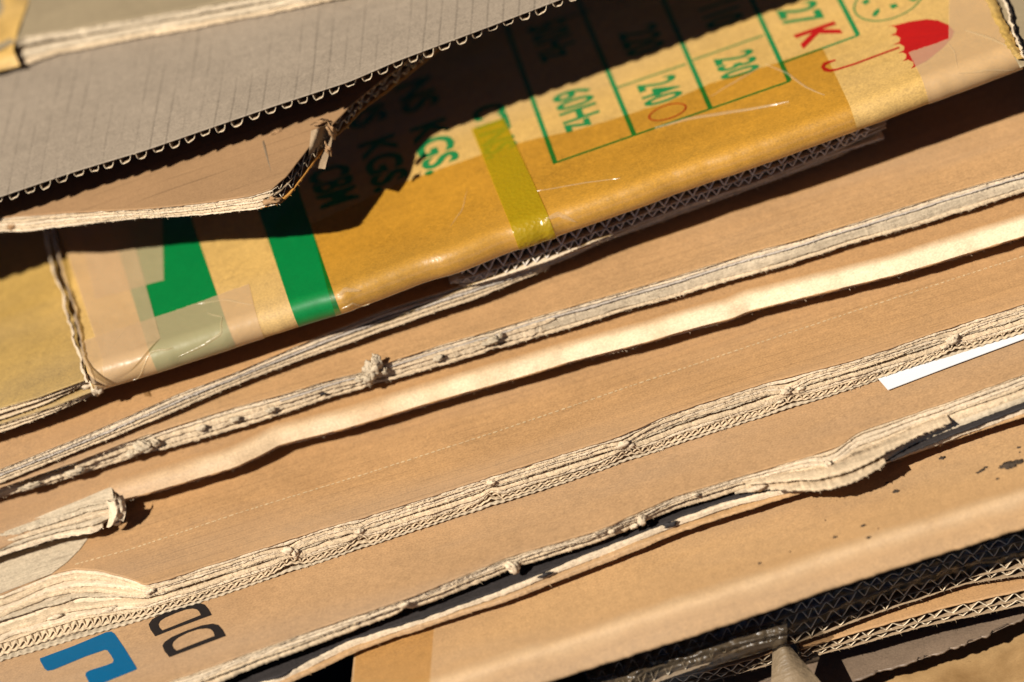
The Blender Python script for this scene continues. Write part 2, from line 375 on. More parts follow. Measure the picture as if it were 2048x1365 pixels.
def ring(face, q, rx, ry, w_, lift, n=48, px_space=False):
    """elliptical ring lying on a face (mm)"""
    px0, t0 = face.uv(np.array([q[0]]), np.array([q[1]])); sc = float(np.interp(px0[0]+5, face.px, face.X)-np.interp(px0[0]-5, face.px, face.X))/10
    V = []
    for r in (0, 1):
        a = np.linspace(0, 2*math.pi, n)
        V.append(face.pt(px0[0]+(rx-r*w_)*np.cos(a)/sc, t0[0]+(ry-r*w_)*np.sin(a), lift))
    return np.stack(V)
def filled(mb, face, pts, lift=.15, k=(0, 0, 1.), sub=0):
    q = [(k[0]+x/k[2], k[1]+y/k[2]) for x, y in pts]
    V = face.on(np.array([p[0] for p in q]), np.array([p[1] for p in q]), lift)
    T = geometry.tessellate_polygon([[Vector((p[0], p[1], 0)) for p in q]])
    mb.poly(V, T)
def strip(mb, face, p0, p1, w0, w1=None, lift=.15, n=12, up=False):
    """straight printed line of width w0 px drawn from pixel p0 to p1"""
    w1 = w1 or w0; u = np.linspace(0, 1, n); x = p0[0]+(p1[0]-p0[0])*u; y = p0[1]+(p1[1]-p0[1])*u
    d = np.array([p1[0]-p0[0], p1[1]-p0[1]], float); d /= np.linalg.norm(d)
    nx, ny = (-d[1], d[0]); w_ = (w0+(w1-w0)*u)/2
    mb.grid(np.stack([face.on(x+nx*w_, y+ny*w_, lift), face.on(x-nx*w_, y-ny*w_, lift)]))
def polyline(mb, face, pts, wd, lift, k=(0, 0, 1.)):
    q = np.array([(k[0]+x/k[2], k[1]+y/k[2]) for x, y in pts], float)
    d = np.gradient(q, axis=0); d /= np.linalg.norm(d, axis=1)[:, None]+1e-9
    w_ = np.broadcast_to(np.asarray(wd, float), (len(q),))/2
    nx = -d[:, 1]*w_; ny = d[:, 0]*w_
    mb.grid(np.stack([face.on(q[:, 0]+nx, q[:, 1]+ny, lift), face.on(q[:, 0]-nx, q[:, 1]-ny, lift)]))
def text(face, body, P0, P1, P2, mt, parent, lift=.16, bold=.02, name='printed_text'):
    cu = bpy.data.curves.new('t', 'FONT'); cu.body = body; cu.size = 1; cu.offset = bold; cu.resolution_u = 4
    to = bpy.data.objects.new('t', cu); C.objects.link(to); bpy.context.view_layer.update()
    me = to.to_mesh(); v = np.array([tuple(x.co)[:2] for x in me.vertices]); F = [tuple(p.vertices) for p in me.polygons]
    to.to_mesh_clear(); bpy.data.objects.remove(to)
    lo, hi = v.min(0), v.max(0); v = (v-lo)/(hi-lo)
    a = np.array(P1, float)-P0; b = np.array(P2, float)-P0
    q = np.array(P0, float)+v[:, :1]*a+v[:, 1:]*b
    V = face.on(q[:, 0], q[:, 1], lift)
    return link(name, V, F, mt, parent, smooth=False)
def band(mb, face, L0, L1, R0, R1, t_top, t_end, lift, n=60, m=14, serr=False):
    """tape or printed band: its side lines run through the pixel points L0-L1 and R0-R1 and are carried over the fold"""
    def line(a, b):
        p, t = face.uv(np.array([a[0], b[0]], float), np.array([a[1], b[1]], float)); s_ = (p[1]-p[0])/(t[1]-t[0]); return lambda tt: p[0]+(tt-t[0])*s_
    lf, rf = line(L0, L1), line(R0, R1); ts = np.concatenate([np.linspace(t_top, 0, n), np.linspace(0, t_end, 26)[1:]])
    V = []
    for i in range(m):
        u = i/(m-1.); V.append(face.pt(lf(ts)*(1-u)+rf(ts)*u, ts, lift))
    mb.grid(np.stack(V))
def crumple(mb, c, r, seed, n=14, sq=(1, 1, 1), amp=.45):
    """crumpled paper tuft"""
    U = np.linspace(0, 2*math.pi, 2*n); W = np.linspace(0.05, math.pi-.05, n)
    V = np.zeros((n, 2*n, 3))
    for i, b in enumerate(W):
        d = np.stack([np.sin(b)*np.cos(U), np.sin(b)*np.sin(U), np.cos(b)+0*U], -1)
        q = d*2.1
        k = 1+amp*(vn2(seed, q[:, 0]+q[:, 2], q[:, 1]-q[:, 2], .8)+.6*vn2(seed+1, q[:, 0]-q[:, 1], q[:, 2], .35))
        k[-1] = k[0]
        V[i] = np.array(c)+d*k[:, None]*np.array(sq)*r
    mb.grid(V)
def tufts(edge, spec, name, mt, parent, dy=-1., k=.75, salt=0, n=12):
    for (x, f_, r, sq) in spec:
        P = edge.P(np.array([float(x)]), f_)[0]; a = MB(); crumple(a, P+[0, dy, 0], r*k*.85, int(x)+salt, n=n, sq=sq); a.build(name, mt, parent)
const = lambda v: (lambda x: np.full(np.shape(x), float(v)))
lin = lambda xa, za, xb, zb: (lambda x: za+(np.asarray(x, float)-xa)*(zb-za)/(xb-xa))
XL, XR = -160, 2230

# ================================================================== the ground and what lies under the stack
g = link('ground', [(-3000, -3000, -160), (3000, -3000, -160), (3000, 3000, -160), (-3000, 3000, -160)], [(0, 1, 2, 3)], M['ground'], None, False)
g['kind'] = 'structure'

# ---- stained carton, bottom right corner
base = at(1900, 1330, -95)
tq = thing('stained_carton', 'light brown carton mottled with dark water stains in the bottom right corner', 'carton', base)
fq = Face(1500, XR, crv([(1700, 1400+130), (2048, 1400)]), const(-95), seed=41, und=1.2)
fq.sheet('top_panel', M['stained'], tq, 190, thick=3, rows=40)
# ---- crumpled brown packing paper
base = at(1850, 1290, -84)
tp_ = thing('packing_paper', 'dark brown crumpled packing paper squeezed between the corrugated boards and the stained carton', 'paper', base)
lp = crv([(1400, 1470), (1600, 1400), (1741, 1349), (1848, 1317), (1955, 1280), (2048, 1237), (2120, 1205)])
fp = Face(1440, XR, lp, lin(1500, -84, 2048, -80), seed=42, und=2.6)
fp.sheet('crumpled_sheet', M['brownp'], tp_, 160, thick=1, rows=60, ragged=1.5)

# ---- lower corrugated board (right)
def board(name, label, top, bot, zt, zb, x0, x1, mid=.5, lin_m='kraft', fl='medium', seed=5, pitch=7.6, topopen=False, back=150., cat='cardboard', irr=.26):
    t = thing(name, label, cat, at((x0+x1)/2., float(top(np.array([(x0+x1)/2.]))[0]), float(zt(np.array([(x0+x1)/2.]))[0])))
    e = Edge(top, bot, zt, zb, wob=.03, seed=seed)
    if not topopen:
        f = Face(x0, x1, top, zt, seed=seed, und=.3); f.sheet('top_liner', M[lin_m], t, back, thick=.5, ragged=.3)
    a = MB(); flutes(a, e, x0, x1, mid, (.97 if topopen else .88), pitch, depth=60, th=.42, seed=seed, irr=irr, back=.4); a.build('fluted_medium', M[fl], t)
    a = MB(); flutes(a, e, x0, x1, .04, mid, pitch*.93, depth=60, th=.42, seed=seed+1, irr=irr, back=.4); a.build('fluted_medium', M[fl], t)
    a = MB(); ply(a, e, x0, x1, mid, .5, depth=60, seed=seed+2, rough=.35, fuzz=.15); a.build('middle_liner', M[fl], t)
    a = MB(); ply(a, e, x0, x1, .02, .55, depth=back, seed=seed+3, rough=.35, fuzz=.2); a.build('bottom_liner', M[fl], t)
    return t, e
oT = crv([(1600, 1299), (1671, 1277), (1767, 1250), (1901, 1213), (2048, 1181)])
oB = crv([(1600, 1322), (1671, 1303), (1727, 1288), (1848, 1255), (1955, 1231), (2048, 1212)])
board('corrugated_board', 'lower of two corrugated boards with open flutes at bottom right', oT, oB, const(-60), const(-68), 1602, XR, mid=.42, seed=51, pitch=7.8)
mT = crv([(1540, 1262), (1599, 1246), (1714, 1208), (1821, 1170), (1928, 1142), (2048, 1113)])
mB = crv([(1540, 1300), (1599, 1286), (1725, 1238), (1821, 1205), (1938, 1168), (2048, 1152)])
board('corrugated_board', 'corrugated board with bare rounded flutes lying on the lower board at bottom right', mT, mB, const(-44), const(-55), 1546, XR, mid=.45, seed=57, pitch=7.6, topopen=True)
# boards under the plastic at bottom centre
bT = crv([(1290, 1366), (1400, 1345), (1480, 1326), (1545, 1305)]); bB = crv([(1290, 1392), (1380, 1372), (1480, 1348), (1545, 1330)])
board('corrugated_board', 'short corrugated board with open flutes below the cloudy plastic at bottom centre', bT, bB, const(-58), const(-66), 1180, 1545, mid=.4, seed=63, pitch=7.4)
# beige strip
base = at(1590, 1340, -56)
ts_ = thing('beige_strap', 'beige flattened cardboard strip hanging between two open fluted boards at the bottom edge', 'strip', base)
a = MB(); rows = []
for u in np.linspace(0, 1, 24):
    l = np.array([1546+u*-6, 1275+u*150]); r = np.array([1572+u*90, 1283+u*105])
    k = np.linspace(0, 1, 9); q = l[None]+(r-l)[None]*k[:, None]
    z = -50-14*u+3*np.sin(k*math.pi)
    rows.append(at(q[:, 0], q[:, 1], z))
V = np.stack(rows); V2 = V.copy(); V2[:, :, 2] -= 1.2
a.grid(V); a.grid(V2); a.grid(np.stack([V[:, -1], V2[:, -1]])); a.build('flattened_strip', M['beige'], ts_)
# plastic wrapped board
lT = crv([(1060, 1385), (1200, 1332), (1377, 1276), (1469, 1246), (1657, 1183), (1750, 1154), (1821, 1132), (2048, 1062)])
lB = crv([(1200, 1420), (1290, 1375), (1400, 1335), (1540, 1275), (1650, 1228), (1750, 1188), (1850, 1155), (1950, 1128), (2048, 1102)])
tl, el = board('wrapped_board', 'dark corrugated board under shiny clear plastic wrap, directly below the folded bottom carton', lT, lB, const(-31), const(-43), 1040, XR, mid=.5, seed=71, pitch=7.2, fl='medium', lin_m='dark')
a = MB(); px = np.arange(1040., 2230, 4); rows = []
for k, ff in enumerate(np.linspace(1.04, -.12, 16)):
    P = el.P(px, ff); P[:, 1] += -2.0-1.6*math.sin(k/15*math.pi)+1.3*vn2(8, px/9., np.full(px.shape, k*1.), 2.1)+.6*vn2(9, px/4., np.full(px.shape, k*1.), 1.7); rows.append(P)
a.grid(np.stack(rows)); a.build('plastic_wrap', M['wrap'], tl)
# cloudy plastic roll at bottom centre
tc_ = thing('plastic_sleeve', 'cloudy grey crumpled plastic film bulging out under the bottom carton at bottom centre', 'plastic film', at(1420, 1320, -45))
a = MB(); px = np.arange(1130., 1575, 3); rows = []
tt = crv([(1130, 1362), (1250, 1330), (1377, 1288), (1480, 1258), (1575, 1240)]); bb_ = crv([(1130, 1420), (1250, 1392), (1330, 1360), (1480, 1318), (1575, 1290)])
for k, u in enumerate(np.linspace(0, 1, 22)):
    P = at(px, tt(px)+(bb_(px)-tt(px))*u, -34-16*u+8*math.sin(u*math.pi)+1.8*vn2(18, px/14., np.full(px.shape, k*1.), 2.3)+.8*vn2(19, px/5., np.full(px.shape, k*1.), 1.6)); rows.append(P)
a.grid(np.stack(rows))
M['cloud'] = film('cloudy_plastic', (.8, .77, .72), gloss=.1, rough=.3, body=.45, bodycol=(.17, .12, .07), bump=.4, bsc=240)
a.build('crumpled_film', M['cloud'], tc_)
# added black sheet, stands in for the deep shade at lower left
tb_ = thing('shade_sheet', 'added black sheet standing in for deep shade left of the folded muddy carton', 'shade sheet', at(620, 1380, -30))
fb = Face(-100, 1200, crv([(0, 1800), (1200, 1440)]), const(-30), seed=44, und=1.5); fb.sheet('crumpled_sheet', M['black'], tb_, 260, thick=.6, rows=40)

# ================================================================== bottom folded carton
kB = crv([(640, 1511), (900, 1428), (1100, 1363), (1200, 1330), (1377, 1274), (1469, 1244), (1657, 1180), (1750, 1150), (1821, 1127), (2048, 1056)])
tk = thing('folded_carton', 'folded brown carton with dried mud spots and smooth rounded front, low in the stack', 'carton', at(1400, 1200, 0))
fk = Face(712, XR, kB, const(0), seed=21, und=.7, skew=.22, bev=17., bmax=57., brad=5.5)
fk.sheet('body_panel', M['kraft_k'], tk, 150, rows=60, x0=720, x1=XR)
a = MB()
for (f_, dz) in ((.0, 0), (.25, -5), (.5, -10)):
    pass
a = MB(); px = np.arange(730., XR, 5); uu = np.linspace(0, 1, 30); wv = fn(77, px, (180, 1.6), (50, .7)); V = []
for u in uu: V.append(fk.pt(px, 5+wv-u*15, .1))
a.grid(np.stack(V)); o_ = a.build('crease_highlight', M['crease_sheen'], tk)  # gloss along the crease, painted as a paler strip
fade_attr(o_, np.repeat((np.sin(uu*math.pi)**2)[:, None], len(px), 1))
# torn end layers at its left end
ek = Edge(lambda x: kB(x)-78, lambda x: kB(x)+4, const(-3), const(-20), seed=22)
a = MB()
for k in range(4): ply(a, ek, 684+6*k, 716, .12+.24*k, 3., depth=90, seed=230+k, rough=1.2, fuzz=.5)
a.build('torn_end', M['torn_p'], tk)
# dark tape on its left end
a = MB(); px_, t_ = fk.uv(np.array([865.]), np.array([1290.])); V = []
for u in np.linspace(0, 1, 26): V.append(fk.pt(724+(float(px_[0])-724)*u+np.linspace(0, 0, 60), np.linspace(75, -30, 60), .18))
a.grid(np.stack(V)); a.build('clear_tape', M['clear2'], tk)
# mud specks
a = MB(); rs = np.random.RandomState(4)
spots = [(2020, 932, 3.2), (2035, 925, 2.2), (2005, 934, 1.4), (1957, 946, 1.0), (1965, 941, 1.1), (1972, 935, .9), (1884, 917, 1.5), (1791, 983, 1.4), (1774, 966, .7), (1726, 1052, 1.1), (1757, 1058, .5), (1670, 1075, .9), (1520, 1127, .8), (1995, 958, .8), (2037, 896, .8), (2040, 905, .6), (1580, 1104, .4), (1651, 1041, .4), (1765, 1143, 1.0)]
for (x, y, r) in spots:
    c = fk.on(np.array([x]), np.array([y]), .1)[0]; a = MB(); crumple(a, c, r*.72, rs.randint(999), n=8, sq=(1.3, 1., .35), amp=.8); a.build('mud_speck', M['mud'], tk)

# ================================================================== pale edged panel (thin, just above)
jT = crv([(400, 1400), (560, 1352), (650, 1303), (700, 1280), (833, 1240), (1016, 1174), (1126, 1127), (1200, 1097), (1350, 1038), (1450, 1002), (1531, 983), (1641, 965), (1700, 948), (1800, 912), (2048, 815)])
jB = crv([(400, 1425), (560, 1378), (650, 1340), (715, 1308), (797, 1275), (1016, 1207), (1199, 1136), (1348, 1076), (1500, 1025), (1641, 973), (1678, 957), (1788, 920), (1952, 866), (2048, 838)])
jz = lin(650, 3.5, 2048, 8)
tj = thing('thin_panel', 'thin cardboard panel with a pale edge, lying directly on the folded bottom carton', 'cardboard', at(1200, 1110, 6))
ej = Edge(jT, jB, lambda x: jz(x)+4.5, jz, seed=31, wob=.04)
fj = Face(440, XR, jT, lambda x: jz(x)+4.5, seed=31, und=.4); fj.sheet('top_liner', M['dark'], tj, 120, thick=.6, ragged=.4)  # liner coloured near black in place of the shade under the carton above
a = MB(); ply(a, ej, 440, XR, .68, 4.2, depth=100, seed=311, rough=.3, fuzz=.15, nose=.35); a.build('pale_edge', M['torn_w'], tj)
a = MB(); ply(a, ej, 440, XR, .2, 2.4, depth=100, seed=315, rough=.35, fuzz=.1, nose=.3); a.build('bottom_liner', M['kraft_k'], tj)
for x in (1090, 1340):
    P = ej.P(np.array([float(x)]), .8)[0]; a = MB(); crumple(a, P+[0, -.6, .3], 1.3, int(x), n=8, sq=(2.2, 1, .7), amp=.6); a.build('dark_scrap', M['dark'], tj)

# ================================================================== carton with black letters and blue mark
iT = crv([(-160, 1530), (0, 1480), (400, 1342), (500, 1305), (650, 1252), (833, 1190), (1016, 1114), (1199, 1060), (1350, 992), (1531, 938), (1678, 894), (1714, 865), (1897, 803), (2048, 748), (2230, 690)])
iB = crv([(-160, 1580), (0, 1530), (400, 1392), (500, 1345), (650, 1288), (833, 1218), (1016, 1148), (1199, 1086), (1350, 1024), (1480, 985), (1560, 974), (1640, 970), (1700, 952), (1760, 925), (1830, 885), (2048, 803), (2230, 745)])
iz = const(22)
ti = thing('printed_carton', 'brown carton printed with black letters and a blue corner mark at bottom left', 'carton', at(900, 1150, 27))
ei = Edge(iT, iB, iz, lambda x: 13.2+0*x, pinch=[(1030, 16, .5, .5), (1285, 30, .4, .45), (810, 10, .5, .7), (1655, 24, .5, .5)], wob=.06, seed=33)
fi = Face(XL, XR, iT, iz, seed=33, und=.5); fi.sheet('top_panel', M['kraft_i'], ti, 175, thick=.5, rows=60, ragged=.25)
for k, (f_, th_, mm) in enumerate(((.93, 1.2, 'torn'), (.79, 1.3, 'torn_w'), (.66, 1.4, 'torn_w'), (.52, 1.5, 'torn'))):
    a = MB(); ply(a, ei, XL, XR, f_, th_, depth=90-3*k, seed=330+k*5, rough=.4, fuzz=.2, nose=.25); a.build('liner_ply', M[mm], ti)
add_backing(ei, XL, XR, .1, .9, M['torn_w'], ti, 1.4, 5)
a = MB(); ply(a, ei, 1470, XR, .02, 3.8, depth=90, seed=356, rough=.4, nose=.4); a.build('rolled_edge', M['torn_g'], ti)
a = MB(); ply(a, ei, XL, XR, .22, 4.2, depth=90, seed=352, rough=.5, fuzz=.1, nose=.8); a.build('rolled_edge', M['torn'], ti)
# right-hand torn layers hanging over the edge
a = MB(); e2 = Edge(lambda x: iB(x)-26, lambda x: iB(x)+crv([(1500, 0), (1600, 8), (1700, 14), (1800, 8), (1900, -2)])(x), const(19.5), const(15.5), seed=35)
ply(a, e2, 1490, 1900, .7, 1.6, depth=60, seed=361, rough=.9, fuzz=.3, push=-1.5); ply(a, e2, 1540, 1770, .1, 1.2, depth=60, seed=365, rough=1.2, fuzz=.4, push=-1.5)
a.build('torn_layers', M['torn'], ti)
tufts(ei, ((1027, .2, 3.4, (1, .8, 1.25)), (1018, .55, 2.8, (1.1, .8, .9)), (1283, .45, 3.2, (.9, .8, 1.3)), (1268, .2, 2.2, (1.4, .8, .8)), (808, .75, 2.0, (1.6, .8, .8)), (1222, .6, 1.8, (1.2, .8, .9)), (1515, .15, 3, (2.2, .7, .7)), (1655, .6, 2.6, (1, .8, 1.4)), (1390, .8, 1.5, (1.6, .8, .8))), 'torn_tuft', M['torn_w'], ti, -1., .75, 0, 12)
# black letters, blue mark (traced outlines lying on the panel)
k3 = (60, 1165, 4.55)
def outline_letter(outer, inner, nm, mt, lab):
    a = MB(); n = len(outer); q = [(k3[0]+x/k3[2], k3[1]+y/k3[2]) for x, y in outer+inner]
    V = fi.on(np.array([p[0] for p in q]), np.array([p[1] for p in q]), .17)
    a.poly(V, [(i, (i+1) % n, n+(i+1) % n, n+i) for i in range(n)]); a.build(nm, mt, ti, smooth=False, label=lab)
D1o = [(1140, 495), (1395, 395), (1655, 300), (1625, 245), (1590, 205), (1540, 190), (1460, 200), (1300, 250), (1170, 305), (1110, 340), (1080, 385), (1095, 430)]
D1i = [(1205, 440), (1380, 370), (1555, 300), (1540, 270), (1520, 250), (1480, 242), (1420, 250), (1320, 285), (1230, 325), (1185, 355), (1170, 385), (1180, 415)]
outline_letter(D1o, D1i, 'printed_letter', M['ink_k'], None)
D2o = [(1270, 685), (1520, 590), (1785, 490), (1755, 435), (1715, 390), (1660, 378), (1560, 395), (1430, 440), (1290, 500), (1225, 545), (1205, 580), (1225, 630)]
D2i = [(1335, 625), (1510, 555), (1680, 490), (1670, 455), (1645, 430), (1600, 422), (1530, 430), (1440, 460), (1350, 505), (1305, 545), (1295, 575), (1310, 605)]
outline_letter(D2o, D2i, 'printed_letter', M['ink_k'], None)
a = MB(); filled(a, fi, [(90, 695), (400, 580), (690, 458), (740, 450), (770, 470), (860, 600), (965, 770), (975, 790), (950, 805), (700, 905), (560, 960), (505, 850), (510, 825), (540, 805), (700, 755), (750, 735), (762, 712), (740, 670), (705, 622), (680, 618), (500, 680), (210, 800), (160, 808), (135, 790), (95, 720)], .17, k3)
a.build('blue_mark', M['ink_b'], ti, smooth=False)
# white sheet
tw = thing('white_sheet', 'smooth white sheet of paper sticking out onto the printed carton at right', 'paper', at(1900, 740, 28))
q = np.array([(1745, 748), (1777, 785), (1900, 738), (2048, 683), (2230, 615), (2230, 560), (2048, 640), (1900, 690)], float)
V = fi.on(q[:, 0], q[:, 1], 1.5); V2 = V.copy(); V2[:, 2] -= .35
V[0] += [0, 0, 0]; n = len(q)
link('paper', np.concatenate([V, V2]), [tuple(range(n)), tuple(n+i for i in reversed(range(n)))]+[(i, n+i, n+(i+1) % n, (i+1) % n) for i in range(n)], M['white'], tw, False)

# ================================================================== carton with perforated line and thick crushed edge
hT = crv([(-160, 1245), (0, 1190), (60, 1166), (100, 1150), (150, 1138), (200, 1142), (250, 1155), (290, 1170), (330, 1160), (400, 1137), (560, 1086), (650, 1055), (710, 1040), (870, 990), (1016, 942), (1236, 874), (1348, 825), (1531, 766), (1714, 719), (1897, 656), (2048, 608), (2230, 550)], 6)
hB = crv([(-160, 1382), (0, 1326), (200, 1266), (400, 1206), (650, 1122), (906, 1037), (1126, 968), (1348, 891), (1604, 810), (1751, 763), (2048, 670), (2230, 610)])
hz = const(38.5)
th_ = thing('perforated_carton', 'brown carton with a fine perforated line and a thick crushed layered edge', 'carton', at(1000, 900, 50))
eh = Edge(hT, hB, hz, lambda x: 22.8+0*x, pinch=[(575, 26, .6, .55), (720, 18, .4, .6), (982, 16, .4, .75), (1248, 30, .55, .55), (1575, 30, .6, .5), (1905, 30, .5, .6)], wob=.05, seed=35)
fh = Face(XL, XR, hT, hz, seed=35, und=.6)
fh.sheet('top_panel', M['kraft_l'], th_, 210, thick=.5, rows=60, ragged=.3)
for k, (f_, th2, mm, rg, push) in enumerate(((.95, 1.9, 'torn_w', .5, 0), (.855, 1.9, 'torn', .5, -.1), (.765, 2.0, 'torn_w', .5, .1), (.67, 1.9, 'torn', .5, 0), (.60, 1.3, 'torn_g', .5, .3), (.435, 2.2, 'torn', .5, -.2), (.335, 1.7, 'torn_w', .5, 0), (.265, .9, 'torn', .4, .3))):
    a = MB(); ply(a, eh, XL, XR, f_, th2, depth=110, seed=400+k*7, rough=rg, fuzz=.25, push=push, nose=.22); a.build('liner_ply', M[mm], th_)
add_backing(eh, XL, XR, .03, .9, M['torn_w'], th_, 1.0, 3, holes=[(-200, 560, .45, .56), (730, 970, .45, .56), (1270, 1540, .42, .56), (1610, 1880, .42, .56), (1930, 2300, .45, .56)])
a = MB(); flutes(a, eh, XL, XR, .13, .215, 3.5, depth=50, th=.55, seed=441, irr=.12, back=.2, tri=.0); a.build('fluted_medium', M['torn'], th_)
a = MB(); ply(a, eh, XL, XR, .105, 1.1, depth=110, seed=445, rough=.3, wav=.28, fuzz=.1); a.build('liner_ply', M['torn'], th_)
a = MB(); ply(a, eh, XL, XR, .02, 1.2, depth=110, seed=449, rough=.3, wav=.25, wpitch=3.6, fuzz=.1); a.build('bottom_liner', M['torn_g'], th_)
# perforated line: row of small pale torn dashes on the panel
a = MB(); x = 150.; rs = np.random.RandomState(6); pl = crv([(150, 1130), (260, 1100), (480, 1026), (740, 946), (1000, 862), (1300, 760), (1348, 744), (1550, 676), (1750, 610), (2048, 513)])
while x < 2150:
    d = rs.uniform(5, 10); y = float(pl(np.array([x]))[0])
    polyline(a, fh, [(x, y), (x+d*.5, y-d*.16-rs.uniform(-.3, .5)), (x+d, y-d*.32)], [.8, rs.uniform(1.3, 2.6), .8], .2); x += d+rs.uniform(2.2, 4.5)
a.build('perforation', M['perf'], th_)
# exposed grey inner paper at left, tufts
a = MB(); filled(a, fh, [(-100, 1130), (0, 1105), (100, 1080), (180, 1066), (176, 1078), (160, 1100), (135, 1125), (103, 1151), (60, 1166), (0, 1189), (-100, 1222)], .35)
a.build('exposed_inner_paper', M['torn_g'], th_)
tufts(eh, ((575, .8, 3.2, (1.3, .7, 1)), (590, .5, 3, (.8, .7, 1.3)), (718, .65, 2.4, (1.4, .7, .8)), (982, .85, 2.6, (1.3, .7, .9)), (1245, .75, 3, (1.8, .7, .9)), (1262, .5, 2.4, (1, .7, 1)), (1572, .7, 3.2, (1.4, .7, 1)), (1600, .5, 2.2, (1.5, .7, .8)), (1905, .6, 3.4, (1.2, .7, 1)), (1890, .35, 2, (1.7, .7, .6)), (1560, .2, 1.6, (1.6, .7, .7)), (300, .8, 2.4, (1.5, .7, .8)), (220, .35, 2.6, (2.2, .6, .6)), (110, .4, 2.6, (2.2, .6, .6))), 'torn_tuft', M['torn_w'], th_, -.2, .7, 0, 12)

# ================================================================== carton with a highlight painted on its front fold
gB = crv([(-160, 1150), (0, 1097), (228, 1003), (300, 985), (470, 935), (520, 912), (560, 890), (700, 855), (860, 806), (1100, 737), (1130, 727), (1300, 683), (1350, 668), (1465, 637), (1500, 622), (1640, 588), (1800, 548), (2048, 472), (2230, 418)], 8)
gz = const(53.5)
tg = thing('fold_highlight_carton', 'brown carton with a highlight painted along its front fold, torn open at its left end', 'carton', at(1000, 750, 66))
fg = Face(XL, XR, gB, gz, seed=37, und=.5, bev=9.)
fg.sheet('body_panel', M['kraft'], tg, 160, rows=60, x0=XL, x1=XR, under=90)
# fold highlight painted as a pale strip: follows the fold and 6 mm of the flat
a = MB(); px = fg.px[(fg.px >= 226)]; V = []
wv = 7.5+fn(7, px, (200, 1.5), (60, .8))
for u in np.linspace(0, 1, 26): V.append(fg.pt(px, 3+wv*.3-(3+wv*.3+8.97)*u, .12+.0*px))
a.grid(np.stack(V)); o_ = a.build('fold_highlight', M['foldg'], tg)
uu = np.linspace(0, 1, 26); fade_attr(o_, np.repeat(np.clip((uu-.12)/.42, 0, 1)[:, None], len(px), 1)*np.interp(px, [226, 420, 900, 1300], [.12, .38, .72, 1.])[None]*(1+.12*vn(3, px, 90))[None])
eg2 = Edge(lambda x: gB(x)-1, lambda x: gB(x)+5, const(47.5), const(45.9), seed=36)
a = MB(); ply(a, eg2, 236, XR, .35, 1.0, depth=60, seed=541, rough=.35, fuzz=.5, nose=.2, push=.2); a.build('frayed_liner', M['torn_w'], tg)
# torn end at left
eg = Edge(crv([(-160, 1112), (0, 1062), (125, 1024), (178, 1004), (232, 998), (260, 990)], 3), crv([(-160, 1162), (0, 1112), (111, 1077), (184, 1067), (206, 1055), (242, 1036), (260, 1030)], 3), const(53.6), const(45.5), seed=38, wob=.05)
for k, (f_, t2, x1, mm) in enumerate(((.97, 1.6, 232, 'torn_g'), (.78, 2.6, 236, 'torn_g'), (.55, 2.6, 240, 'torn_p'), (.33, 2.4, 238, 'torn_g'), (.1, 2.0, 205, 'torn_w'))):
    a = MB(); ply(a, eg, XL, x1, f_, t2, depth=30, seed=520+k*6, rough=.55, fuzz=.4, push=-1.6, nose=.2); a.build('torn_ply', M[mm], tg)
a = MB(); V = []
for u in np.linspace(0, 1, 12):
    k = np.linspace(0, 1, 14); qx = 212+34*k+6*np.sin(u*3); qy = 1000+u*50-k*4+6*np.sin(k*5+u)
    V.append(at(qx, qy, 53.5-8*u+3.2*np.sin(k*2.8)+.8*vn2(3, k*9, np.full(k.shape, u*9), 1.5)))
a.grid(np.stack(V)); a.build('curled_scrap', M['torn_w'], tg)
add_backing(eg, XL, 230, .05, .95, M['torn_g'], tg, -.5, 21)
tufts(eg, ((237, .5, 3.2, (.6, .8, 1.5)), (228, .85, 2.6, (1.2, .8, .8)), (232, .12, 2.4, (1.2, .8, .8))), 'torn_tuft', M['torn_w'], tg, -3.5, .8, 0, 12)

# ================================================================== carton above it: grey torn edge with tufts
fT = crv([(-160, 1025), (0, 975), (60, 955), (147, 925), (256, 882), (300, 868), (450, 820), (560, 790), (650, 762), (720, 745), (790, 720), (880, 690), (1000, 655), (1100, 625), (1348, 553), (1500, 505), (1600, 478), (1750, 432), (1900, 385), (2048, 342), (2230, 285)])
fB = crv([(-160, 1045), (0, 994), (100, 968), (240, 925), (300, 907), (470, 862), (650, 801), (760, 768), (900, 728), (1040, 688), (1130, 660), (1260, 622), (1350, 598), (1450, 566), (1560, 538), (1700, 492), (1850, 450), (1950, 418), (2048, 385), (2230, 330)])
fz = const(68.5)
tf = thing('torn_edge_carton', 'brown carton with torn grey tufted edge, lying on the carton with the painted fold highlight', 'carton', at(1000, 670, 86))
ef = Edge(fT, fB, fz, lambda x: 58.2+0*x, pinch=[(745, 16, .3, .5), (285, 20, .4, .5), (985, 12, .4, .6)], wob=.05, seed=39)
ff_ = Face(XL, XR, fT, fz, seed=39, und=.6); ff_.sheet('top_panel', M['kraft_e'], tf, 190, thick=.5, rows=60, ragged=.25)
add_backing(ef, XL, XR, .05, .9, M['torn_p'], tf, 1.5, 7)
a = MB(); ply(a, ef, XL, XR, .95, .8, depth=100, seed=600, rough=.25, fuzz=.2, nose=.3); a.build('liner_ply', M['torn'], tf)
a = MB(); ply(a, ef, 200, XR, .80, 2.0, depth=100, seed=606, rough=.35, fuzz=.1, push=.3); a.build('liner_ply', M['torn_w'], tf)
a = MB(); ply(a, ef, 150, 1110, .60, 3.4, depth=100, seed=612, rough=.6, fuzz=.2, nose=.3); a.build('liner_ply', M['torn'], tf)
a = MB(); ply(a, ef, XL, 1150, .34, 4.2, depth=100, seed=618, rough=.9, fuzz=.3, nose=.3); a.build('liner_ply', M['torn_p'], tf)
a = MB(); ply(a, ef, XL, XR, .09, 1.8, depth=100, seed=624, rough=.5, fuzz=.6, nose=.3); a.build('bottom_liner', M['torn'], tf)
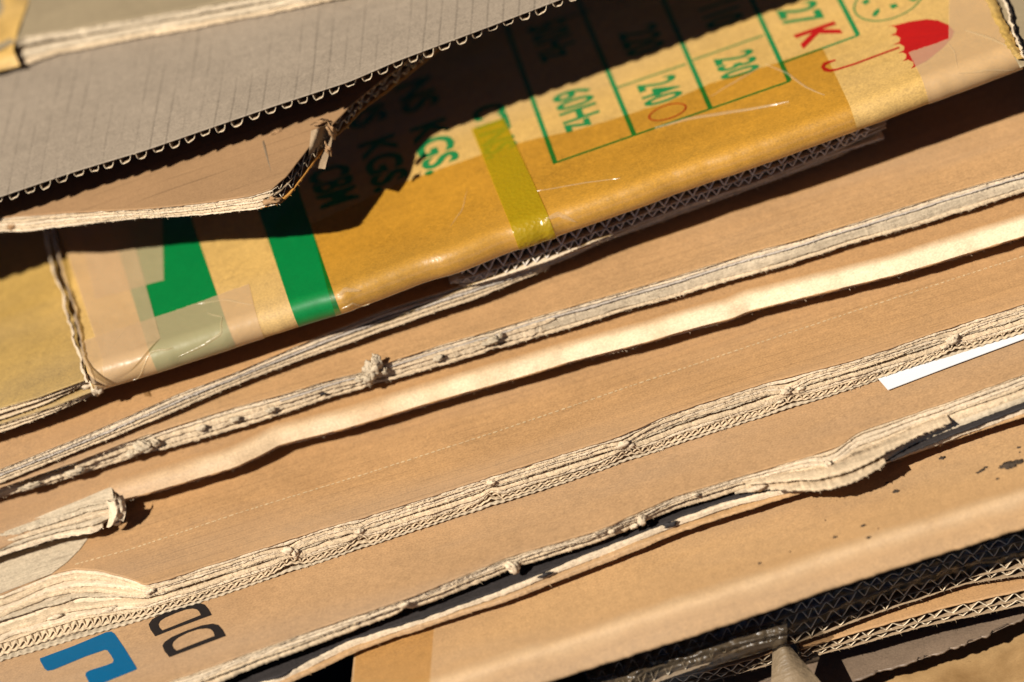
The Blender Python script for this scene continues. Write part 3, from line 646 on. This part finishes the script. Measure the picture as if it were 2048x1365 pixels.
a = MB(); ply(a, ef, 1060, XR, .40, 7.0, depth=100, seed=630, rough=.3, fuzz=.5, nose=.22); a.build('torn_face', M['torn_g'], tf)
a = MB(); ply(a, ef, 560, XR, .70, .8, depth=100, seed=633, rough=.3, fuzz=.1, push=.1); a.build('liner_ply', M['medium_g'], tf)
tufts(ef, ((742, 1.0, 5.6, (.9, .7, 1.15)), (752, 1.35, 4.2, (.8, .6, 1.2)), (735, .6, 4.6, (1.1, .7, 1)), (722, .75, 3.2, (1.2, .7, .8)), (768, .7, 2.6, (1, .7, 1)), (985, .62, 3.4, (1.1, .7, .8)), (1000, .75, 2.0, (.7, .7, 1.1)), (972, .5, 2.2, (1.6, .7, .7)), (875, .5, 2.6, (1.2, .7, .8)), (285, .55, 5.0, (1.25, .7, .9)), (310, .6, 3.0, (1, .7, 1)), (262, .35, 3., (1.2, .7, .8)), (400, .6, 2.6, (1.4, .7, .7)), (470, .55, 2.6, (1.4, .7, .7)), (150, .4, 3.2, (2, .6, .7)), (60, .4, 3.4, (2, .6, .7)), (540, .5, 2.2, (1.5, .7, .7))), 'torn_tuft', M['torn_g'], tf, -1.3, .78, 3, 18)
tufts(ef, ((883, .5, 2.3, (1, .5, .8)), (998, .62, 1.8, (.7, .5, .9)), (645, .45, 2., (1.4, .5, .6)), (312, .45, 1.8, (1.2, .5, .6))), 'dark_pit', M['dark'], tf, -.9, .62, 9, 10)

# ================================================================== thin layered sheet under the taped carton
zE = lin(0, 77.5, 1770, 87.5)
sT = crv([(-160, 985), (0, 938), (150, 878), (240, 840), (350, 790), (470, 745), (560, 706), (650, 668), (770, 620), (930, 570), (1000, 552), (1100, 520), (1185, 488), (1300, 442), (1400, 402), (1560, 350), (1680, 302), (1770, 272)])
sB = crv([(-160, 1012), (0, 966), (100, 925), (200, 885), (330, 832), (450, 778), (560, 736), (650, 704), (800, 650), (950, 598), (1080, 545), (1150, 515), (1200, 488), (1300, 455), (1440, 405), (1600, 345), (1700, 306), (1770, 284)])
tee = thing('layered_sheet', 'thin brown sheet with fanned out layers along its edge, under the taped carton', 'cardboard', at(700, 670, 106))
ee = Edge(sT, sB, zE, lambda x: zE(x)-6.4, wob=.07, seed=43)
fe = Face(XL, 1180, sT, zE, seed=43, und=.6); fe.sheet('top_panel', M['kraft'], tee, 130, thick=.4, rows=50, ragged=.2)
for k, (f_, t2, x1, mm) in enumerate(((.93, 1.1, 1760, 'torn_w'), (.70, 1.3, 1768, 'torn_w'), (.49, .8, 1768, 'medium_g'), (.28, .8, 1700, 'torn'), (.05, 1.3, 1100, 'torn'))):
    a = MB(); ply(a, ee, XL, x1, f_, t2, depth=80-4*k, seed=700+k*6, rough=.35, fuzz=.3, wav=.06, wpitch=2.2, nose=.25); a.build('paper_layer', M[mm], tee)

add_backing(ee, XL, 1180, .06, .3, M['torn'], tee, 1.6, 9); add_backing(ee, XL, 1180, .6, .88, M['torn'], tee, 1.6, 11)
# ---- white cored corrugated board wedged under the taped carton
wT = crv([(905, 549), (1010, 508), (1100, 474), (1300, 405), (1568, 309), (1700, 262), (1770, 240)])
wB = crv([(905, 573), (945, 572), (1000, 556), (1100, 523), (1185, 487), (1300, 442), (1500, 372), (1640, 318), (1700, 290), (1770, 258)])
zW = lambda x: zE(x)+9
twb = thing('wedged_board', 'grey corrugated board with triangular flutes wedged under the taped yellow carton', 'cardboard', at(1300, 430, 128))
ew = Edge(wT, wB, zW, lambda x: zE(x)+1.2, wob=.03, seed=45)
fw = Face(915, 1772, wT, zW, seed=45, und=.3); fw.sheet('top_liner', M['medium_g'], twb, 110, thick=.6, rows=20)
a = MB(); flutes(a, ew, 925, 1740, .45, .97, 7.2, depth=70, th=.6, seed=81, irr=.14, back=.2, tri=.8); a.build('fluted_medium', M['medium_g'], twb)
a = MB(); flutes(a, ew, 925, 1740, .1, .45, 5.2, depth=70, th=.5, seed=85, irr=.2, back=.2, tri=.8); a.build('fluted_medium', M['medium_g'], twb)
a = MB(); ply(a, ew, 918, 1772, .45, .8, depth=90, seed=87, rough=.3); a.build('middle_liner', M['torn_w'], twb)
a = MB(); ply(a, ew, 918, 1772, .05, 1.1, depth=90, seed=89, rough=.3, fuzz=.2); a.build('bottom_liner', M['torn_w'], twb)
a = MB(); ply(a, ew, 900, 990, .3, 4.0, depth=40, seed=91, rough=.9, nose=.4, push=-.3); a.build('crushed_corner', M['torn_w'], twb)

# ================================================================== taped yellow carton
dB = crv([(150, 797), (205, 779), (300, 750), (450, 702), (595, 655), (680, 629), (760, 600), (850, 565), (916, 546), (1030, 502), (1103, 477), (1300, 409), (1348, 390), (1568, 315), (1762, 244), (1900, 192), (2048, 137), (2060, 133)], 12)
dz = lin(200, 106.5, 2048, 119.5)
RD = 7.2
td = thing('taped_carton', 'yellow brown carton printed in green and red, its front covered with tape', 'carton', at(1100, 350, 140))
lump = lambda px: fn(91, px, (60, .35), (22, .18))+.9*np.exp(-((px-1105)/12)**2)-.5*np.exp(-((px-1010)/30)**2)+.7*np.exp(-((px-700)/14)**2)
fd = Face(150, 2060, dB, dz, rad=RD, seed=47, und=.7, ylump=lump)
fd.sheet('body_panel', M['yellow'], td, 240, rows=90, x0=190, x1=2046, under=70)
TE = -RD*2.6
def dband(nm, mt, L0, L1, R0, R1, ttop, lift, tend=TE, m=14, label=None):
    a = MB(); band(a, fd, L0, L1, R0, R1, ttop, tend, lift, m=m); return a.build(nm, mt, td, label=label)
dband('green_band', M['band_g'], (234, 492), (300, 740-30), (397, 479), (454, 674-25), 130, .12, label='wide green printed band')
dband('green_band', M['band_g'], (522, 437), (580, 610), (619, 444), (668, 590), 130, .12, label='narrow green printed band')
# table of voltages
a = MB()
for (p0, p1) in (((990, -10), (1111, 328)), ((1152, -10), (1269, 272)), ((1322, -10), (1421, 218)), ((1499, -10), (1579, 163)), ((1674, -10), (1716, 71))): strip(a, fd, p0, p1, 9.5, lift=.14, n=30)
for (p0, p1, w_) in (((1108, 327), (1580, 163), 3.4), ((1566, 126), (1718, 71), 3.6), ((1232, 177), (1372, 129), 2.8), ((1386, 121), (1528, 71), 2.8), ((1064, 60), (1182, 20), 2.8)): strip(a, fd, p0, p1, w_, lift=.13, n=30)
a.build('printed_table', M['ink_g'], td)
G, Rr = M['ink_g'], M['ink_r']
text(fd, '60Hz', (1102, 194), (1133, 268), (1178, 168), G, td)
text(fd, '240', (1272, 173), (1291, 218), (1349, 147), G, td)
text(fd, '230', (1426, 121), (1444, 164), (1504, 96), G, td)
text(fd, '27', (1551, 24), (1571, 62), (1630, -2), G, td)
text(fd, 'K', (1587, 71), (1607, 99), (1668, 43), Rr, td, bold=.03)
text(fd, '220', (1235, 70), (1256, 118), (1312, 44), G, td)
text(fd, '50Hz', (1052, 58), (1084, 128), (1128, 32), G, td)
text(fd, '110', (1396, 20), (1414, 62), (1472, -5), G, td)
text(fd, 'NS  KGS.', (788, 176), (851, 354), (861, 150), G, td, bold=.03)
text(fd, 'NS  KGS.', (683, 205), (749, 388), (757, 180), G, td, bold=.03)
text(fd, 'CBM', (613, 347), (640, 420), (694, 322), G, td, bold=.03)
text(fd, 'CTNS.', (940, 222), (972, 322), (1006, 201), G, td, bold=.03)
a = MB(); a.grid(ring(fd, (1335, 225), 9.2, 6.2, .75, .2)); a.build('red_ring', Rr, td)
# umbrella
k1 = (1600, 0, 4.55); a = MB()
filled(a, fd, [(800, 240), (870, 233), (1000, 200), (1150, 180), (1255, 190), (1350, 230), (1402, 290), (1380, 350), (1300, 440), (1150, 560), (1010, 630), (1035, 600), (1030, 570), (985, 548), (935, 560), (965, 535), (968, 500), (935, 482), (890, 488), (945, 462), (950, 430), (905, 402), (845, 412), (905, 385), (912, 350), (872, 325), (820, 330), (872, 303), (882, 268), (850, 243)], .14, k1)
polyline(a, fd, [(905, 435), (700, 510), (500, 585), (330, 638), (270, 648), (225, 635), (208, 612), (222, 588), (260, 570), (325, 550)], [3.2, 3.2, 3.4, 3.6, 6, 8, 8, 7, 5, 3], .16, k1)
a.build('umbrella_symbol', Rr, td, smooth=False)
# round handling mark
a = MB(); a.grid(ring(fd, (1777, 0), 17.2, 16.5, .9, .14))
for pts in ([(655, 150), (670, 110), (720, 75), (725, 110), (690, 155)], [(810, 50), (870, 35), (895, 60), (840, 88)], [(560, 20), (610, -10), (640, 20), (590, 50)], [(980, 0), (1040, -25), (1075, 0), (1030, 18)]): filled(a, fd, pts, .14, k1)
a.build('round_symbol', G, td, smooth=False)
# clear tape along the fold
def tape_poly(nm, mt, top, x0, x1, lift, tend=TE, serrL=False, serrR=False, label=None):
    """tape whose upper edge is traced (pixels) and whose lower edge runs round the fold; ends at columns through the given pixels"""
    P = np.array(top, float); pp, tt_ = fd.uv(P[:, 0], P[:, 1]); o = np.argsort(pp); pp, tt_ = pp[o], tt_[o]
    N = 400; cols = np.linspace(x0, x1, N); T = np.interp(cols, pp, tt_)
    T = T+fn(int(x0), cols, (5, .25))
    V = []
    for u in np.linspace(0, 1, 60):
        t = T*(1-u)+tend*u
        c = cols.copy()
        saw = (np.abs(((t*1.0/1.3) % 1)-.5)*2-.5)*3.2
        if serrL: c = c+saw*np.clip(1-(cols-x0)/25., 0, 1)
        if serrR: c = c+saw*np.clip(1-(x1-cols)/25., 0, 1)
        V.append(fd.pt(c, t, lift+.1*np.sin(t*.15+cols*.02)*0))
    a = MB(); a.grid(np.stack(V)); return a.build(nm, mt, td, label=label)
cr = float(fd.uv(np.array([1645.]), np.array([97.]))[0][0])
tape_poly('clear_tape', M['clear'], [(505, 490), (850, 350), (1050, 284), (1150, 262), (1241, 235), (1330, 208), (1420, 168), (1560, 125), (1645, 97)], 672, cr, .26, serrR=False)
c2 = float(fd.uv(np.array([1818.]), np.array([108.]))[0][0])
# tan tape, right end
tape_poly('tan_tape', M['tan'], [(1700, 150), (1816, 107), (1892, 81), (1897, 79), (1899, -60), (2100, -100)], c2, 2044, .34, serrL=True, label='tan tape over the right end')
# tan tapes, left end
cl = lambda x, y: float(fd.uv(np.array([float(x)]), np.array([float(y)]))[0][0])
tape_poly('tan_tape', M['tan'], [(150, 690), (271, 648), (309, 636), (432, 593), (497, 570), (540, 556)], 194, cl(499, 571), .30, serrR=True, label='tan tape along the left fold')
a = MB()
def quadgrid(mb, q, lift, n=90, bumpy=.0, seed=1, serr=0.):
    q = np.array(q, float); U = np.linspace(0, 1, n)
    V = []
    for u in U:
        l = q[0]*(1-u)+q[3]*u; r = q[1]*(1-u)+q[2]*u; k = np.linspace(0, 1, n)[:, None]; c = l*(1-k)+r*k; c[:, 0] += serr*(abs((u*26) % 1-.5)*4-1)*np.clip((k[:, 0]-.94)*16, 0, 1)
        P = fd.on(c[:, 0], c[:, 1], lift); P[:, 2] += bumpy*vn2(seed, c[:, 0]/12, c[:, 1]/12, 1.6); V.append(P)
    mb.grid(np.stack(V))
quadgrid(a, [(105, 420), (250, 420), (321, 678), (205, 720)], .42, bumpy=.12); a.build('tan_tape', M['tan'], td, label='tan tape over the left corner')
a = MB(); quadgrid(a, [(150, 420), (325, 430), (328, 562), (190, 600)], .37, bumpy=.05, serr=2.4); a.build('tan_tape', M['tan'], td, label='short tan tape on the wide green band')
# lifted corner of the tan tape
a = MB(); V = []
for u in np.linspace(0, 1, 16):
    k = np.linspace(0, 1, 18); l = np.array([205., 720]); r = np.array([321., 678.]); c = l+(r-l)*k[:, None]
    d_ = np.array([-8., 56.])*(1-k)[:, None]**.75*u; c2_ = c+d_
    P = fd.on(c2_[:, 0], c2_[:, 1], .45); P[:, 2] += 2.6*np.sin(k*math.pi)*u**1.5; V.append(P)
a.grid(np.stack(V)); a.build('lifted_tape_corner', M['tan'], td)
# yellow strap tape over the fold
dband('yellow_tape', M['ytape'], (935, 240), (1012, 430), (1000, 222), (1082, 400), 84, .5, m=18)
# ridges and wrinkles in the clear film
a = MB()
def wr(pts, wd, h=.35, n=20):
    q = np.array(pts, float); u = np.linspace(0, 1, n); s_ = np.linspace(0, 1, len(q)); x = np.interp(u, s_, q[:, 0]); y = np.interp(u, s_, q[:, 1])
    x = x+.6*vn(int(q[0, 0]), u*9, 1.); y = y+.6*vn(int(q[0, 1]), u*9, 1.)
    d = np.stack([np.gradient(x), np.gradient(y)], -1); d /= np.linalg.norm(d, axis=1)[:, None]; pr = np.sin(u*math.pi)**.5
    a = MB()
    V = [fd.on(x-d[:, 1]*wd*o*pr, y+d[:, 0]*wd*o*pr, .3+h*(1-abs(o))) for o in (-1, -.5, 0, .5, 1)]
    a.grid(np.stack(V)); a.build('tape_wrinkle', M['wrinkle'], td)
wr([(1310, 258), (1370, 240), (1430, 230), (1500, 220), (1578, 206)], 3.2, .7); wr([(1530, 130), (1575, 148), (1610, 175), (1650, 192)], 2.2); wr([(1420, 195), (1470, 165), (1525, 132)], 1.4, .2)
wr([(672, 585), (690, 575), (720, 572)], 2.6, .6); wr([(676, 600), (700, 590), (735, 600)], 1.6, .5); wr([(1090, 432), (1115, 425), (1150, 428)], 3.0, .5); wr([(1930, 62), (1975, 75), (2025, 98)], 3., .5); wr([(1895, 85), (1910, 105), (1915, 135)], 1.6, .3); wr([(1915, 140), (1970, 128), (2030, 120)], 1.6, .3); wr([(228, 690), (245, 668), (262, 650)], 1.4, .3); wr([(900, 455), (925, 420), (935, 380)], 1.0, .15)
wr([(1065, 385), (1150, 370), (1240, 358)], 1.3, .2); wr([(350, 700), (400, 680), (440, 660), (445, 635), (415, 628)], 2.0, .4); wr([(395, 610), (450, 600), (505, 612)], 1.6, .3); wr([(255, 770-20), (300, 700), (345, 690)], 1.6, .4)
# corner scraps where the left end is creased
a = MB()
for (x, y, r, sq) in ((176, 768, 4.0, (1.2, .9, .8)), (192, 775, 4.2, (.8, .9, 1.2)), (200, 765, 3.6, (.8, 1.1, 1.))):
    P = at(np.array([x]), np.array([y]), np.array([95.5]))[0]; a = MB(); crumple(a, P, r*.8, int(x), n=12, sq=sq, amp=.4); a.build('crushed_corner', M['torn_w'], td)
# lower flap at the left: two layers
zl = lin(0, 98.5, 200, 101.5)
lT2 = crv([(-160, 868), (0, 816), (73, 796), (165, 762), (205, 748)], 4); lB2 = crv([(-160, 892), (0, 842), (92, 808), (161, 775), (205, 760)], 4)
fl_ = Face(-160, 196, lT2, zl, seed=48, und=.5); fl_.sheet('side_flap', M['yellow2'], td, 190, thick=.5, rows=60)
e3 = Edge(lT2, lB2, zl, lambda x: zl(x)-5.5, wob=.04, seed=48); a = MB()
for k, (f_, t2) in enumerate(((.92, .8), (.6, 1.6), (.1, .8))): ply(a, e3, -160, 178, f_, t2, depth=80, seed=800+k*5, rough=.4, fuzz=.3)
a.build('flap_edge', M['torn'], td)
e4 = Edge(crv([(-160, 900), (0, 848), (110, 812), (185, 783)], 4), crv([(-160, 918), (0, 866), (110, 826), (185, 791)], 4), lambda x: zl(x)-7, lambda x: zl(x)-11, wob=.04, seed=49); a = MB()
f5 = Face(-160, 188, e4.top, lambda x: zl(x)-7, seed=49, und=.2); f5.sheet('lower_flap', M['yellow2'], td, 100, thick=.4, rows=16)
for k, (f_, t2) in enumerate(((.85, .7), (.45, .8), (.08, .8))): ply(a, e4, -160, 186, f_, t2, depth=70, seed=830+k*5, rough=.4, fuzz=.3)
a.build('flap_edge', M['torn'], td)
# creased flap joint (torn liner ridge along the left corner) and the same at the right corner
def ridge(nm, pts, wd, z0, mt, seed, h=1.4):
    q = np.array(pts, float); n = 160; u = np.linspace(0, 1, n); s_ = np.linspace(0, 1, len(q)); x = np.interp(u, s_, q[:, 0]); y = np.interp(u, s_, q[:, 1])
    x = x+vn(seed, u*14, 1.)*3.2+vn(seed+50, u*45, 1.)*1.2; V = []
    for i, o in enumerate((-1, -.6, -.2, .2, .6, 1)):
        V.append(at(x+o*wd+vn(seed+i, u*30, 1.)*1.6, y-o*wd*.2, z0(x)+h*(1-o*o)+.5*vn(seed+3+i, u*18, 1.)))
    a = MB(); a.grid(np.stack(V)); return a.build(nm, mt, td)
ridge('torn_joint', [(84, 430), (106, 530), (126, 590), (143, 660), (158, 710), (176, 765)], 3.2, lambda x: 103.5+0*x, M['torn_w'], 61, 2.2)
ridge('creased_joint', [(98, 430), (122, 530), (146, 600), (158, 655), (168, 710), (190, 768)], 4.5, lambda x: 105.5+0*x, M['tan'], 63, 2.4)
zr = lambda x: 120.1+0*x
frc = Face(2040, 2300, crv([(2040, 135), (2300, 40)]), const(118.5), seed=50, und=1.2); frc.sheet('end_flap', M['olive'], td, 200, thick=.6, rows=40)
ridge('creased_joint', [(1960, -40), (1985, 10), (2008, 60), (2028, 95), (2042, 118)], 9, zr, M['yellow2'], 65, 1.4)
ridge('torn_joint', [(1990, -40), (2012, 10), (2028, 60), (2040, 95), (2050, 118)], 4, zr, M['torn_w'], 69, 2.6)

# ================================================================== torn brown flap above the taped carton
cz = lin(0, 153.5, 575, 158.5)
cT = crv([(-160, 442), (0, 436), (147, 425), (293, 418), (403, 407), (500, 392), (542, 380), (575, 350), (600, 318), (623, 288), (645, 268), (696, 216), (760, 165), (830, 112), (900, 60)], 4)
cB = crv([(-160, 470), (0, 463), (55, 463), (180, 447), (293, 437), (403, 430), (513, 419), (560, 408), (580, 392), (630, 325), (660, 285), (696, 253), (723, 222), (780, 180), (830, 140), (900, 85)], 4)
tcf = thing('torn_flap', 'brown torn cardboard flap with a ragged corner and open flutes, under the grey ribbed panel', 'cardboard', at(400, 400, 165))
ec = Edge(cT, cB, cz, lambda x: cz(x)-5.8-1.8*np.clip((x-540)/40, 0, 1), wob=.05, seed=53)
fc = Face(-520, 900, cT, cz, seed=53, und=.5, step=3); fc.sheet('top_liner', M['kraft_c'], tcf, 150, thick=.5, rows=50, ragged=.35)
for k, (f_, t2, mm) in enumerate(((.88, 1.2, 'torn_w'), (.66, 1.3, 'torn'), (.44, 1.3, 'torn_w'), (.22, 1.3, 'torn'))):
    a = MB(); ply(a, ec, XL, 552-4*k, f_, t2, depth=60, seed=900+k*5, rough=.45, fuzz=.3, wav=.06, wpitch=9, nose=.25); a.build('crushed_ply', M[mm], tcf)
add_backing(ec, XL, 545, .08, .85, M['torn'], tcf, 1.3, 12)
a = MB(); flutes(a, ec, 535, 880, .52, .95, 6.6, depth=40, th=.3, seed=93, irr=.3, back=1., tri=.3); a.build('fluted_medium', M['medium'], tcf)
a = MB(); flutes(a, ec, 535, 880, .14, .5, 4.6, depth=40, th=.3, seed=95, irr=.4, back=.8, tri=.3); a.build('fluted_medium', M['medium'], tcf)
a = MB(); ply(a, ec, 530, 890, .5, .4, depth=50, seed=931, rough=.6); a.build('middle_liner', M['medium'], tcf)
a = MB(); ply(a, ec, 520, 890, .03, 1.1, depth=60, seed=935, rough=.5, fuzz=.2); a.build('outer_liner', M['outer'], tcf)
a = MB(); ply(a, ec, XL, 560, .03, 1.1, depth=60, seed=937, rough=.5, fuzz=.2); a.build('outer_liner', M['torn_w'], tcf)
a = MB(); V = []
for u in np.linspace(0, 1, 14):          # dangling scrap
    k = np.linspace(0, 1, 10); qx = 622+40*k-8*u+5*np.sin(u*4)*k; qy = 262+78*u-14*k+18*u*u*(k-.3)
    V.append(at(qx, qy, 162.5-14*u+3*np.sin(k*5+u*3)))
a.grid(np.stack(V)); a.build('dangling_scrap', M['medium'], tcf)
a = MB()
for (x, y, z, r, sq) in ((662, 262, 161.5, 3.4, (.7, .8, 2.0)), (656, 300, 159.5, 2.6, (.8, .8, 1.8)), (556, 262, 158.5, 2.4, (1.5, 1, .5)), (545, 268, 158.5, 1.8, (1.5, 1, .5)), (640, 245, 161.5, 2.4, (2.2, 1, .5)), (545, 400, 154.5, 3, (2, .8, .7)), (30, 452, 149.5, 2.6, (2.4, .8, .8))):
    P = at(np.array([x]), np.array([y]), np.array([float(z)]))[0]; a = MB(); crumple(a, P, r*.55, int(x)+int(y), n=12, sq=sq, amp=.8); a.build('torn_tuft', M['kraft_c'], tcf)

# ================================================================== big grey ribbed panel
bT_ = crv([(-160, 446), (0, 394), (147, 344), (293, 300), (403, 262), (549, 212), (700, 163), (797, 121), (980, 53), (1119, 0), (1300, -68), (1800, -250)], 14)
bz = lin(0, 172, 960, 183)
tbp = thing('ribbed_panel', 'large grey brown corrugated panel with a saw toothed edge of bare flutes at upper left', 'cardboard', at(500, 200, 190))
fbp = Face(-560, 1750, bT_, bz, seed=55, und=.5, step=3); fbp.sheet('top_liner', M['grey'], tbp, 190, thick=.35, rows=60)
eb = Edge(bT_, lambda x: bT_(x)+16, bz, lambda x: bz(x)-4.9, seed=56)
a = MB(); px = np.arange(-560, 1745, 1.2); A = eb.P(px, .9); B = eb.P(px, .0); X = A[:, 0]
ph = (X-.7*fn(4, px, (60, 1), (33, .5)))/7.75; fr = ph-np.floor(ph)
wv = np.clip(1.12*np.sin(np.clip((fr-.18)/.68, 0, 1)*math.pi)**.62, 0, 1)*(.88+.16*vn(7, px, 30)+.06*vn(8, px, 9))
P = A+(B-A)*wv[:, None]; P[:, 1] += fn(9, px, (16, .5), (5, .25))
P[:, 0] += 1.1*wv*np.clip((fr-.4)*3, 0, 1); P[:, 1] += .25*(1-wv)+.1
d = np.gradient(P, axis=0); l = np.sqrt(d[:, 0]**2+d[:, 2]**2)+1e-6; off = np.stack([-d[:, 2]/l, 0*l, d[:, 0]/l], -1)*.36
bk = np.array([.21*60, 60, -1.0]); mid = np.array([.21*.5, .5, 0.])
a.grid(np.stack([P, P+off, P+off+mid, P+off+bk, P+bk, P+mid]), closed=True, caps=True); a.fd += [1.]*len(P)*2+[0.]*len(P)*4; a.build('fluted_medium', M['medium'], tbp)

# ================================================================== blurred carton at top left
aT = crv([(-160, 150), (0, 100), (48, 74), (147, 58), (293, 33), (500, -5), (900, -80)], 6)
aB = crv([(-160, 185), (0, 138), (22, 137), (59, 131), (110, 112), (256, 83), (513, 34), (700, -4), (900, -50)], 6)
az = lambda x: bz(x)+11.5
ta = thing('crushed_carton', 'olive brown crushed carton on top of the ribbed panel at the top left corner', 'carton', at(300, 40, 190))
ea = Edge(aT, aB, az, lambda x: bz(x)+1.8, wob=.05, seed=58)
fa = Face(XL, 900, aT, az, seed=58, und=.8); fa.sheet('top_panel', M['olive'], ta, 120, thick=.5, rows=30, ragged=.4)
for k, (f_, t2, mm) in enumerate(((.92, 2.4, 'torn_g'), (.74, 3.6, 'torn_g'), (.34, 3.6, 'torn_g'), (.10, 2.8, 'torn'))):
    a = MB(); ply(a, ea, (36 if k < 4 else XL), 880, f_, t2, depth=70, seed=950+k*5, rough=.6, fuzz=.2, nose=.3); a.build('crushed_ply', M[mm], ta)
add_backing(ea, 40, 880, .1, .4, M['torn_p'], ta, 1.8, 14)
a = MB()
for u in (0,):
    V = []
    for k in np.linspace(0, 1, 24):
        qy = np.linspace(-60, 132, 30); qx = np.interp(qy, [-60, 0, 60, 100, 132], [75, 58, 36, 26, 40])*(k)+(1-k)*-160; V.append(at(qx, qy+(1-k)*50, bz(qx)+12-7*np.clip((qy-70)/60, 0, 1)**2+1.2*vn2(5, qx/20, qy/20, 1.3)))
    a.grid(np.stack(V))
a.build('taped_corner', M['yellow'], ta)
